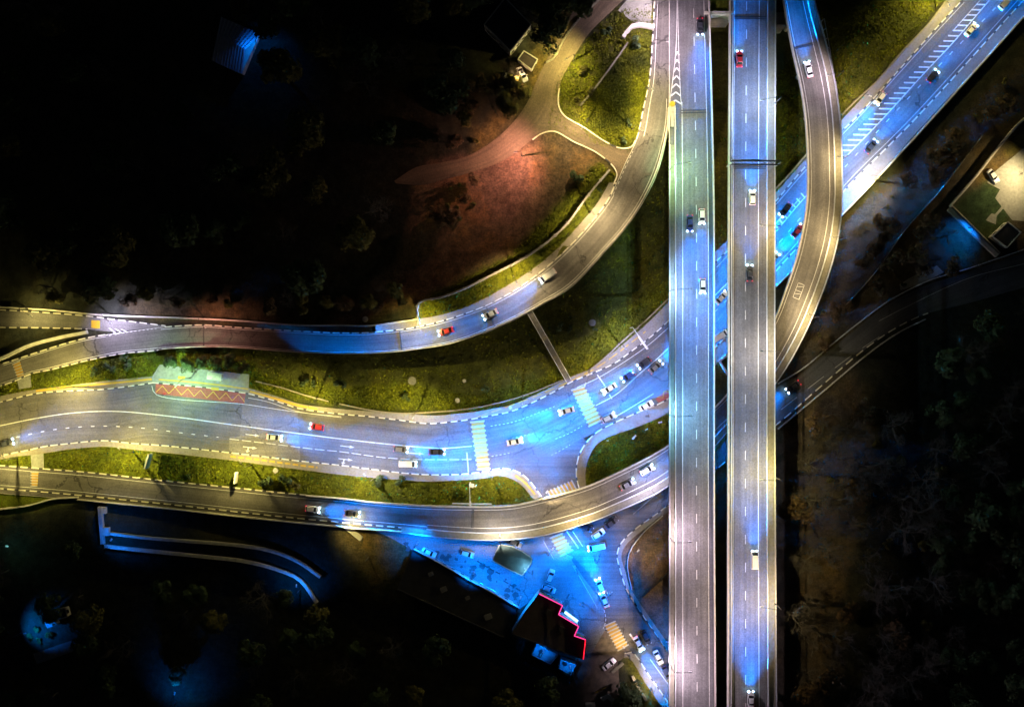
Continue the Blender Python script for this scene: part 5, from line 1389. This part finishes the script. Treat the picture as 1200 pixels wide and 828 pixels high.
# metal roofed house in the black wood
zc = PG(275, 62).z
root = empty('metal_roof_house', P(272, 62, zc)); tag(root, 'house with a ribbed blue lit metal roof alone in the black wood', 'house')
e0 = [P(x, y, zc + 3) for x, y in ((254.5, 40.6), (287.5, 58), (283.7, 87), (248, 71))]
rg = [P(254.5, 40.6, zc + 5), P(287.5, 58, zc + 5)]; bk = [P(259, 20, zc + 3), P(306, 40, zc + 3)]
mb = MB(); base = [e0[3], e0[2], bk[1], bk[0]]; mb.prism([c_ + (sum(base, Vector()) / 4 - c_) * .06 for c_ in base], zc - 1, zc + 2.9); mb.build('wall', M['plaster'], root)
mb = MB(); ribs = 11
for k in range(ribs):
    t0, t1 = k / ribs, (k + 1) / ribs
    for lo_, hi_ in (((e0[3], e0[2]), rg), (bk, rg)):
        a0, a1 = lo_[0].lerp(lo_[1], t0), lo_[0].lerp(lo_[1], t1); b0, b1 = hi_[0].lerp(hi_[1], t0), hi_[0].lerp(hi_[1], t1)
        m0, m1 = a0.lerp(a1, .5) + Vector((0, 0, .28)), b0.lerp(b1, .5) + Vector((0, 0, .28))
        mb.face([a0, m0, m1, b0]); mb.face([m0, a1, b1, m1])
mb.build('roof', M['metal_roof'], root); under(root)
# compound on the dark side
mb = MB(); mb.sheet([P(x, y, .04) for x, y in ((1188, 183), (1240, 140), (1240, 262), (1186, 258), (1166, 232), (1172, 222), (1157, 214), (1160, 206))], .04); structure(mb.build('yard_pavement', M['slabs']))
mb = MB(); mb.sheet([P(x, y, .03) for x, y in ((1178, 237), (1181, 239), (1168, 253), (1167, 263), (1155, 258), (1162, 250), (1166, 251))], .03); structure(mb.build('garden_path', M['slabs']))
mb = MB(); a, b = P(1112, 244), P(1168, 299); d = b - a; ang = math.atan2(d.y, d.x); e = Vector((-d.y, d.x, 0)).normalized()
root = empty('walled_walk', P(1140, 272)); tag(root, 'blue lit raised walk with dark rail along the lower side of the lit yard', 'walkway')
mb.box(((a.x + b.x) / 2, (a.y + b.y) / 2, .6), (d.length, 1.9, 1.2), ang); mb.build('walk_slab', M['concrete_white'], root)
mb = MB(); m = (a + b) / 2 + e * .25
mb.box((m.x, m.y, 1.75), (d.length, .12, 1.05), ang); mb.build('rail', M['steel_dark'], root); under(root)
root, top = flat_building('outbuilding', 'dark hut with one bright pale wall edge below the lit yard', 'hut', [(1163, 277), (1181, 260), (1196, 272), (1180, 290)], 0, 3, edges=(0,), n=2, par=.3, par_mat='concrete_white'); under(root)
mb = MB(); mb.sheet([P(x, y, .03) for x, y in ((1054, 333), (1062, 328), (1080, 318), (1098, 311), (1106, 319), (1082, 332), (1055, 340))], .03); structure(mb.build('roadside_slab', M['slabs']))
# shack, rubble and steps in the black garden
root, top = flat_building('garden_hut', 'small hut catching blue light in the black garden', 'hut', [(52, 726), (62, 723), (66, 731), (56, 735)], 0, 2.8, roof='metal_roof', edges=(0,), n=1, par=.15); under(root)
root, top = flat_building('garden_hut', 'dark low hut above the blue lit garden terrace', 'hut', [(62, 716), (76, 712), (79, 722), (66, 726)], 0, 3, edges=(1,), n=1, par=.15); under(root)
mb = MB(); a, b = P(42, 771), P(92, 754); d = b - a; ang = math.atan2(d.y, d.x); mb.box(((a.x + b.x) / 2, (a.y + b.y) / 2, .1), (d.length, 3.2, .3), ang)
for k in range(10):
    p = a.lerp(b, k / 9); mb.box((p.x, p.y, .3), (.18, 3.2, .15), ang)
tag(mb.build('garden_terrace', M['concrete_dark']), 'narrow blue lit slab terrace crossed by dark joints in the black garden', 'terrace')
# white tarpaulin shelters and slab on the brown lot
mb = MB(); pr = path_pair([(705, 819), (711, 815), (717, 817), (720, 828), (721, 838)], 5, flat(2.2)); pr.sweep(mb, .5, 1.3, -.15, .12); pr.posts(mb, .5, 2.0, 2.2, .12, z0=-2.25)
tag(mb.build('canopy_shelter', M['concrete_white']), 'white bent canopy at the lower edge of the brown lot', 'canopy')
mb = MB(); a, b = P(686, 824), P(697, 823); mb.box(((a.x + b.x) / 2, a.y, 1.1), ((b - a).length, 1.0, 2.2)); tag(mb.build('site_hut', M['concrete_white']), 'narrow white hut at the lower edge beside the bent canopy', 'hut')
mb = MB(); a, b = P(717, 787), P(730, 776); d = b - a; mb.box(((a.x + b.x) / 2, (a.y + b.y) / 2, .3), (d.length, .9, .6), math.atan2(d.y, d.x)); tag(mb.build('concrete_slab', M['walk']), 'long low concrete slab lying beside the white saloon', 'slab')
for k, (x, y) in enumerate(((743, 795), (749, 805), (755, 816))):
    p = P(x, y); mb = MB(); mb.box((p.x, p.y, .4), (.8, 2.2, .8), .5); tag(mb.build('concrete_block', M['concrete_white']), ['white block at the top of the row on the yellow verge', 'white block in the middle of the row on the yellow verge', 'white block lowest in the row on the yellow verge'][k], 'block', 'blocks on the yellow verge')
# construction barriers, yellow
root = empty('barrier_rack', P(705, 806)); tag(root, 'yellow trestle barrier standing on the brown lot', 'barrier')
for k, (x, y) in enumerate(((700, 809), (708, 805))):
    p = P(x, y); mb = MB(); mb.box((p.x, p.y, .85), (2.0, .12, .3), .45); mb.box((p.x, p.y, .45), (2.0, .12, .2), .45); mb.build('board', M['yellow'], root)
    for s_ in (-.85, .85):
        mb = MB(); mb.box((p.x + s_ * .9, p.y + s_ * .43, .5), (.1, .7, 1.0), .45); mb.build('leg', M['steel_dark'], root)
under(root)

# ------------------------------------------------------------------ bus stop
root = empty('bus_shelter', P(251, 442, .2)); tag(root, 'bus shelter with a curved pale roof on the teal paving', 'bus shelter')
c = P(251, 441, 2.8); ang = -.13
mb = MB()
for k in range(7):
    t = k / 6 - .5; y0, y1 = t * 2.2, (k + 1) / 6 * 2.2 - 1.1
    if k < 6:
        z0, z1 = 2.9 - t * t * 1.2, 2.9 - ((k + 1) / 6 - .5) ** 2 * 1.2
        co, si = math.cos(ang), math.sin(ang)
        def q(x, y, z): return (c.x + x * co - y * si, c.y + x * si + y * co, z)
        mb.hexa([q(-2.1, y0, z0 - .08), q(2.1, y0, z0 - .08), q(2.1, y1, z1 - .08), q(-2.1, y1, z1 - .08), q(-2.1, y0, z0), q(2.1, y0, z0), q(2.1, y1, z1), q(-2.1, y1, z1)])
mb.build('roof', M['white'], root)
mb = MB(); mb.box(q(0, .9, 1.4), (3.9, .06, 2.2), ang); mb.build('back_panel', M['pane'], root)
for sx in (-1.9, 1.9):
    for sy in (-.7, .9):
        mb = MB(); mb.box(q(sx, sy, 1.45), (.1, .1, 2.6), ang); mb.build('post', M['steel'], root)
mb = MB(); mb.box(q(0, .5, .65), (3.2, .4, .08), ang); mb.box(q(-1.2, .5, .4), (.1, .3, .42), ang); mb.box(q(1.2, .5, .4), (.1, .3, .42), ang); mb.build('bench', M['walk'], root)
under(root)
for x, y, lb in ((213, 442.5, 'yellow kerb stone ramp by the lamp foot at the bus stop'), (252, 455.5, 'yellow kerb stone ramp in front of the bus shelter')):
    mb = MB(); p = P(x, y, .2); mb.box((p.x, p.y, .24), (2.2, .8, .08), -.12); tag(mb.build('kerb_ramp', M['yellow']), lb, 'kerb ramp')
# traffic cone style red marker and post on the bay
root = empty('bollard', P(194, 461)); tag(root, 'round red marker post standing on the red bus bay', 'bollard')
p = P(194, 461); mb = MB(); mb.tube([(p.x, p.y, 0), (p.x, p.y, 1.0)], .1, 8); mb.build('post', M['steel_dark'], root); mb = MB(); mb.tube([(p.x, p.y, 1.0), (p.x, p.y, 1.3)], [.42, .36], 12); mb.build('cap', M['tail_off'], root); under(root)

# billboards
def billboard(a, b, z, h, label, mat):
    A, B_ = P(*a, z), P(*b, z); d = B_ - A; ang = math.atan2(d.y, d.x); m = (A + B_) / 2
    root = empty('billboard', (m.x, m.y, 0)); tag(root, label, 'billboard')
    mb = MB(); mb.box((m.x, m.y, z - h / 2), (d.length, .7, h), ang); mb.build('panel', mat, root)
    mb = MB(); mb.box((m.x, m.y, z - h / 2), (d.length + .3, .45, h + .25), ang); mb.build('frame', M['steel'], root)
    mb = MB(); mb.tube([(m.x, m.y, -.1), (m.x, m.y, z - h - .1)], .18, 8); mb.build('post', M['steel_dark'], root); under(root)
M['poster'] = plain('poster_blue', (.08,.22,.34), .6, .3, 1.5)
billboard((174, 532.5), (169.5, 548.5), 5.5, 3.0, 'blue billboard on a post standing in the lower verge', M['poster'])
billboard((276, 554), (274.5, 566), 4.2, 2.4, 'narrow upright white signboard in the lower verge beside a lamp', M['concrete_white'])
# utility pole with crossarm
def pole(b, label, h=9):
    p = PG(*b); root = empty('utility_pole', p); tag(root, label, 'utility pole')
    mb = MB(); mb.tube([p, p + Vector((0, 0, h))], [.16, .1], 8); mb.build('pole', M['steel_dark'], root)
    mb = MB(); mb.box((p.x, p.y, p.z + h - .6), (1.8, .12, .12), .6); mb.build('crossarm', M['steel_dark'], root); under(root)
pole((665, 276), 'tall pole standing at the long curved wall below the hill junction'); pole((748, 385), 'tall dark pole on the grass beside the merging flyover', 10)
pole((1033, 245), 'dark pole on the brown scrub below the diagonal road', 6); pole((980, 60), 'dark pole at the head of the bare olive slope'); pole((432, 652), 'dark pole on the brown dirt below the ramp landing', 8)
# well covers
for x, y, r, lb in ((483, 446, 1.25, 'large round concrete well cover on the dark grass'), (694, 378, 1.05, 'round well cover near the lamp on the upper grass'), (536, 469, .75, 'small white ringed well cover by the drain wall'), (544, 446, .55, 'small pale well cover high on the dark grass'), (323, 551, .8, 'round well cover on the lower verge'), (428, 374, .85, 'round well ring on the yellow lit dirt above the ramp'), (598, 477.5, .6, 'pale well ring at the footpath gap')):
    p = PG(x, y); mb = MB(); mb.tube([(p.x, p.y, p.z - .1), (p.x, p.y, p.z + .18)], r, 20); mb.tube([(p.x, p.y, p.z + .1), (p.x, p.y, p.z + .25)], r * .75, 20)
    tag(mb.build('well_cover', M['concrete_dark'] if r > 1 else M['concrete']), lb, 'well cover', 'round well covers')
# small debris stones on the grass island
for k, (x, y, a, lb) in enumerate(((743, 512, .9, 'white slab lying in the middle of the grass island'), (757.5, 503, .5, 'small white stone on the grass island'), (773.5, 494.5, .7, 'white stone at the upper end of the grass island'), (712, 516, .4, 'small stone near the rounded tip of the grass island'))):
    p = P(x, y); mb = MB(); mb.box((p.x, p.y, .15), (a * 1.9, a * .7, .3), .8 - k * .3, taper=.8); tag(mb.build('loose_stone', M['concrete_white']), lb, 'stone', 'stones on the grass island')
# scaffold fence by the curving ramp
root = empty('scaffold_fence', P(970, 60, 5)); tag(root, 'slanting scaffold fence frame hanging beside the curving ramp', 'fence')
L1, L2 = [(966, 22), (972, 55), (978, 88)], [(962, 25), (968, 58), (975, 92)]
zz = 9.0
mb = MB()
for a_ in (L1, L2): mb.tube([P(x, y, zz) for x, y in a_], .12, 6)
mb.build('rail', M['steel'], root)
for k in range(7):
    t = k / 6; a = P(966 + 12 * t, 22 + 66 * t, zz); b = P(962 + 13 * t, 25 + 67 * t, zz); mb = MB(); mb.tube([a, b], .09, 6); mb.tube([a, (a.x, a.y, 0)], .1, 6); mb.build('post', M['steel'], root)
under(root)
# signal post and barrel lights
for x, y, lb in ((552, 590, 'low blue lit rail section on the ramp edge by the signal mast'),):
    mb = MB(); pr = path_pair([(530, 589.5), (555, 590), (576, 590)], 1.2, flat(6.0)); pr.sweep(mb, .5, .25, -.5, .2); pr.posts(mb, .5, 2.5, 1.0, .1, z0=-.9)
    tag(mb.build('edge_rail', M['steel']), lb, 'rail')
mb = MB(); p = P(688, 619); 

# ------------------------------------------------------------------ trees and shrubs
def foliage(name, c):
    m, nt, b = new_mat(name)
    gi = N(nt, 'ShaderNodeNewGeometry'); r_ = ramp(nt, gi.outputs['Random Per Island'], [(0, .45), (1, 1.6)])
    rgb = N(nt, 'ShaderNodeRGB'); rgb.outputs[0].default_value = (*c, 1)
    nt.links.new(mult(nt, rgb.outputs[0], r_), b.inputs['Base Color']); b.inputs['Roughness'].default_value = .8; b.inputs['Specular IOR Level'].default_value = .2
    return m
M['leaf_dark'] = foliage('leaf_dark', (.035, .055, .022)); M['leaf_olive'] = foliage('leaf_olive', (.085, .08, .02)); M['leaf_rust'] = foliage('leaf_rust', (.075, .05, .025)); M['bark'] = plain('bark', (.09, .075, .06), .95, .4, 2.0); M['bark_pale'] = plain('bark_pale', (.06, .055, .045), .9, .3, 2.0)
rt = random.Random(11)
def crown_mesh(name, r, h, z, n, leaf, mat, lumps=9):
    mb = MB(); cs = []
    for k in range(lumps):
        a = rt.uniform(0, 6.28); d = r * math.sqrt(rt.random()) * .75; cs.append((math.cos(a) * d, math.sin(a) * d, z + rt.uniform(-.35, .5) * h, rt.uniform(.35, .62) * r))
    for k in range(n):
        cx, cy, cz, cr = rt.choice(cs)
        v = Vector((rt.gauss(0, 1), rt.gauss(0, 1), rt.gauss(0, .8))); v = v.normalized() * cr * rt.uniform(.55, 1.05)
        p = Vector((cx, cy, cz)) + v
        nrm = (v.normalized() + Vector((rt.uniform(-.6, .6), rt.uniform(-.6, .6), rt.uniform(-.2, .9)))).normalized()
        u = nrm.cross(Vector((rt.uniform(-1, 1), rt.uniform(-1, 1), rt.uniform(-1, 1)))).normalized(); w = nrm.cross(u); s = leaf * rt.uniform(.6, 1.4)
        mb.face([p - u * s - w * s * .6, p + u * s - w * s * .6, p + u * s * .6 + w * s, p - u * s * .6 + w * s])
    return mb
def branch_mesh(r, h, n1, seed):
    rb = random.Random(seed); tr, tw = MB(), MB()
    tr.tube([(0, 0, -.3), (rb.uniform(-.2, .2), rb.uniform(-.2, .2), h * .45), (rb.uniform(-.4, .4), rb.uniform(-.4, .4), h * .75)], [.2, .14, .07], 7)
    def grow(p, d, L, rad, lev):
        pts = [p]; q = p
        for k in range(3):
            d = (d + Vector((rb.gauss(0, .22), rb.gauss(0, .22), rb.gauss(.03, .12)))).normalized(); q = q + d * L / 3; pts.append(q)
        tw.tube(pts, [rad, rad * .8, rad * .6, rad * .35], 4 if lev else 5, cap=False)
        if lev < 3:
            for k in range((5, 4, 4)[lev]):
                t = rb.uniform(.35, 1.0); i = min(int(t * 3), 2); b = pts[i].lerp(pts[i + 1], t * 3 - i)
                nd = (d + Vector((rb.gauss(0, .75), rb.gauss(0, .75), rb.gauss(.1, .4)))).normalized(); grow(b, nd, L * rb.uniform(.45, .7), rad * .55, lev + 1)
    for k in range(n1):
        a = 6.283 * k / n1 + rb.uniform(-.4, .4); z = h * rb.uniform(.3, .72)
        grow(Vector((0, 0, z)), Vector((math.cos(a), math.sin(a), rb.uniform(.3, .9))).normalized(), r * rb.uniform(.6, .9), .085, 0)
    return tr, tw
def tree_proto(kind, seed):
    root = empty('tree', (0, 0, -400))
    if kind == 'bare':
        root.name = 'bare_tree'; tr, tw = branch_mesh(3.6, 8.0, 9, seed); tr.build('trunk', M['bark_pale'], root); tw.build('crown', M['bark_pale'], root)
    elif kind == 'rust':
        root.name = 'leafy_tree'; tr, tw = branch_mesh(3.2, 7, 5, seed); tr.build('trunk', M['bark'], root)
        crown_mesh('crown', 3.2, 3.0, 5.2, 1300, .2, None, 12).build('crown', M['leaf_rust'], root)
    elif kind in ('dark', 'olive'):
        root.name = 'leafy_tree'; mb = MB(); mb.tube([(0, 0, -.3), (.1, 0, 2.4), (0, .15, 5)], [.24, .17, .08], 8)
        for k in range(5):
            a = k * 1.25; mb.tube([(0, 0, 2.2 + k * .3), (math.cos(a) * 1.7, math.sin(a) * 1.7, 4.2 + k * .25)], [.09, .04], 5)
        mb.build('trunk', M['bark'], root); crown_mesh('crown', 3.2, 3.4, 5.4, 1600, .22, None, 11).build('crown', M['leaf_dark' if kind == 'dark' else 'leaf_olive'], root)
    else:
        root.name = 'shrub'; mb = MB()
        for k in range(5):
            a = k * 1.26; mb.tube([(0, 0, -.1), (math.cos(a) * .5, math.sin(a) * .5, .9)], [.05, .025], 5)
        mb.build('stem', M['bark'], root); crown_mesh('foliage', 1.1, 1.0, .9, 420, .13, None, 6).build('foliage', M['leaf_dark' if kind == 'shrub' else 'leaf_olive'], root)
    return root
TP = {}
for kind, n in (('bare', 3), ('rust', 2), ('dark', 3), ('olive', 2), ('shrub', 2), ('olive_shrub', 2)):
    TP[kind] = [tree_proto(kind, 10 * n + k) for k in range(n)]
TUSED = set()
def plant(px, py, kind, scale, label, cat='tree', group=None, z=None):
    k = rt.randrange(len(TP[kind])); pr = TP[kind][k]
    if (kind, k) not in TUSED: TUSED.add((kind, k)); o = pr
    else: o = copy_tree(pr)
    p = PG(px, py)
    o.location = p; o.rotation_euler = (0, 0, rt.uniform(0, 6.28)); o.scale = (scale, scale, scale * rt.uniform(.85, 1.15)); tag(o, label, cat, group); return o
g = 'row of small trees behind the bus stop'
for (x, y, s, lb) in ((203, 424, .62, 'first round tree of the row behind the bus stop, nearest the open grass'), (223, 428, .72, 'round tree behind the bus stop lamp'), (240, 424, .7, 'round tree between the lamp and the bus shelter'), (256, 425, .75, 'round tree directly behind the bus shelter'), (273, 424, .72, 'dark round tree just past the bus shelter'), (288, 430, .62, 'last small tree of the bus stop row, off the paving')):
    plant(x, y, 'dark', s, lb, 'tree', g)
for x, y, s, k, lb in ((130, 432, 1.7, 'shrub', 'dark bush on the grass between ramp and main road, lower of two'), (150, 425, 1.9, 'shrub', 'dark bush on the grass between ramp and main road, higher of two'), (112, 436, 1.3, 'shrub', 'small bush on the lit grass by the tactile strip'), (313, 565, 1.9, 'shrub', 'dark bush by the kerb of the long ramp, beside the barrier end'), (335, 561, 1.7, 'shrub', 'dark bush on the lower verge next to the well cover'), (346, 567, 1.4, 'olive_shrub', 'small bush at the start of the pale ramp barrier'), (445, 562, 1.5, 'shrub', 'dark bush behind the ramp barrier, before the signal mast'), (470, 563, 1.5, 'shrub', 'dark bush behind the ramp barrier, close to the kerb bend'),
                       (222, 558, .7, 'shrub', 'low dark bush on the lower verge near the narrow signboard'), (367, 449, 1.0, 'shrub', 'small bush on the grass by the drain wall lamp'), (357, 447, 1.2, 'shrub', 'bush standing over the short drain wall'), (400, 449, 1.6, 'shrub', 'bush at the dark edge of the grass beyond the drain wall'), (474, 463, .9, 'shrub', 'tiny bush beside the long lamp shadow'), (478, 467, .7, 'shrub', 'tiny bush just above the low drain wall'), (569, 455, 1.1, 'shrub', 'bush on the grass between well cover and stair bridge'), (655, 382, 1.3, 'shrub', 'dark bush near the upper end of the stair bridge'), (668, 385, 1.0, 'shrub', 'small bush between the stair bridge and the well cover'), (697, 385, .8, 'shrub', 'tiny bush below the upper well cover'), (736, 145, 1.0, 'shrub', 'small dark bush on the lit green slope'), (731, 165, .9, 'shrub', 'small bush at the lower corner of the green slope'), (745, 51, 1.5, 'shrub', 'bush below the white angled wall'), (693, 108, 1.1, 'olive_shrub', 'bush by the lower end of the stone wall on the green slope'), (682, 84, 1.2, 'olive_shrub', 'large bush at the lamp on the green slope'), (710, 38, 1.3, 'shrub', 'bush high on the green slope under the apron'), (676, 120, 1.0, 'olive_shrub', 'bush at the foot of the green slope near the bend'), (675, 208, 1.7, 'shrub', 'single green bush on the brown ground below the hill junction'), (703, 223, .8, 'shrub', 'tiny bush on the lit grass strip by the ramp'), (607, 634, .1, 'shrub', 'x')):
    if lb != 'x': plant(x, y, k, s, lb, 'bush', 'bushes on the verges')
big = []
def wood(n, poly, kinds, smin, smax, label, group, gap=9, cat='tree', avoid=()):
    xs = [p[0] for p in poly]; ys = [p[1] for p in poly]; k = t = 0
    while k < n and t < n * 60:
        t += 1; x, y = rt.uniform(min(xs), max(xs)), rt.uniform(min(ys), max(ys))
        if not in_poly(np.array([x]), np.array([y]), poly)[0]: continue
        if any((x - a) ** 2 + (y - b) ** 2 < gap * gap for a, b in big): continue
        if any((x - a) ** 2 + (y - b) ** 2 < r * r for a, b, r in avoid): continue
        big.append((x, y)); plant(x, y, rt.choice(kinds), rt.uniform(smin, smax), label, cat, group); k += 1
wood(48, [(0, 0), (545, 0), (545, 60), (520, 175), (470, 190), (440, 300), (400, 350), (0, 338)], ['dark', 'dark', 'olive', 'bare'], 1.0, 1.9, 'leafy tree lost in the black hillside wood above the ramp', 'trees of the black hillside wood', 20, avoid=[(275, 58, 42)])
wood(22, [(0, 338), (430, 350), (470, 330), (486, 352), (440, 362), (360, 365), (200, 355), (0, 350)], ['rust', 'olive', 'bare'], .45, .8, 'small autumn tree on the bank just above the ramp barrier', 'autumn trees along the ramp bank', 12)
wood(20, [(548, 95), (600, 70), (622, 105), (600, 130), (560, 165), (520, 175), (515, 140)], ['rust', 'olive_shrub', 'bare', 'olive'], .5, .9, 'brown bush or small tree in the rough bank by the hill road', 'scrub on the bank of the hill road', 9)
wood(8, [(540, 0), (600, 0), (690, 0), (640, 60), (625, 20)], ['dark'], 1.1, 1.5, 'big dark tree around the black roofed house', 'trees round the black roofed house', 14, avoid=[(595, 30, 38)])
wood(12, [(515, 215), (560, 210), (575, 235), (540, 265), (495, 255)], ['rust', 'olive_shrub'], .45, .75, 'rust coloured bush at the end of the reddish hill road', 'rust bushes at the road end', 9)
wood(64, [(916, 515), (1000, 450), (1100, 480), (1110, 828), (916, 828)], ['bare', 'bare', 'bare', 'bare', 'rust', 'bare', 'olive_shrub'], 1.0, 1.7, 'leafless tree in the dim wood beside the gantry flyover', 'leafless trees beside the gantry flyover', 12)
wood(38, [(1090, 400), (1200, 350), (1200, 828), (1100, 828)], ['dark', 'bare', 'dark'], 1.0, 1.6, 'tree deep in the black wood beyond the flyovers', 'trees of the black wood beyond the flyovers', 18)
wood(36, [(1000, 262), (1030, 232), (1130, 145), (1180, 90), (1192, 110), (1120, 190), (1030, 290), (1000, 320)], ['rust', 'olive_shrub', 'bare'], .5, .85, 'brown bush on the scrub bank below the diagonal road', 'scrub bank below the diagonal road', 9)
wood(14, [(1010, 340), (1080, 250), (1105, 250), (1140, 305), (1040, 345)], ['bare', 'shrub', 'rust'], .6, 1.0, 'bare small tree on the dim slope between yard and forest road', 'small trees by the forest road', 14)
wood(12, [(925, 410), (975, 345), (1000, 350), (985, 385), (940, 425)], ['bare', 'olive_shrub', 'rust'], .5, .8, 'low bare tree inside the bend of the curving ramp', 'low trees inside the ramp bend', 10)
wood(34, [(0, 645), (110, 640), (120, 690), (300, 690), (420, 690), (470, 715), (600, 770), (640, 828), (0, 828)], ['dark', 'dark', 'olive', 'bare'], .8, 1.5, 'tree lost in the black garden below the terraces', 'trees of the black garden', 20, avoid=[(50, 745, 34), (80, 762, 30), (645, 765, 40), (204, 810, 16)])
for x, y, s, lb in ((36, 744, .8, 'blue lit leafy bush beside the bright garden lamp'), (44, 737, .9, 'blue lit leafy bush between the two garden huts'), (46, 750, .8, 'blue lit leafy bush below the garden huts'), (58, 742, 1.0, 'dark bush between garden hut and slab terrace')):
    plant(x, y, 'olive_shrub', s, lb, 'bush')
for x, y, s, lb in ((737, 805, 1.15, 'dark tree on the brown lot above the white blocks'), (727, 820, 1.1, 'dark tree at the lower edge beside the white canopy'), (745, 828, 1.0, 'dark tree at the lower edge on the yellow verge'), (640, 800, 1.2, 'dark tree behind the blue roof terrace'), (664, 790, .7, 'small dark tree leaning over the smaller terrace slab')):
    plant(x, y, 'dark', s, lb, 'tree')
for k in TP:
    for i, o in enumerate(TP[k]):
        if (k, i) not in TUSED:
            for c in list(o.children): bpy.data.objects.remove(c)
            bpy.data.objects.remove(o)

# ------------------------------------------------------------------ sky, moon, camera
w = bpy.data.worlds.new('World'); SC.world = w; w.use_nodes = True
nt = w.node_tree; bg = nt.nodes['Background']; sky = nt.nodes.new('ShaderNodeTexSky'); sky.sky_type = 'NISHITA'; sky.sun_disc = False
sky.sun_elevation = R(38); sky.sun_rotation = R(140)
nt.links.new(sky.outputs[0], bg.inputs[0]); bg.inputs[1].default_value = .00026
sun = bpy.data.lights.new('moon', 'SUN'); sun.energy = .002; sun.angle = R(.5); sun.color = (.8, .9, 1)
so = bpy.data.objects.new('moon', sun); link(so); so.rotation_euler = (R(52), 0, R(-140))
cam = bpy.data.cameras.new('camera'); co = bpy.data.objects.new('camera', cam); link(co); co.location = (0, 0, H); cam.sensor_width = 36; cam.sensor_fit = 'HORIZONTAL'; cam.lens = 36 * H / (1200 * S); cam.clip_end = 4000; cam.clip_start = 1
SC.camera = co
SC.view_settings.view_transform = 'Standard'; SC.view_settings.look = 'None'; SC.view_settings.exposure = 2.8; SC.view_settings.gamma = 1
SC.cycles.use_denoising = True
try: SC.cycles.denoiser = 'OPENIMAGEDENOISE'
except Exception: pass
SC.cycles.denoising_input_passes = 'RGB_ALBEDO_NORMAL'; SC.cycles.denoising_prefilter = 'FAST'
SC.cycles.max_bounces = 4; SC.cycles.diffuse_bounces = 2; SC.cycles.glossy_bounces = 2; SC.cycles.use_light_tree = True; SC.cycles.sample_clamp_indirect = 3
SC.cycles.caustics_reflective = False; SC.cycles.caustics_refractive = False
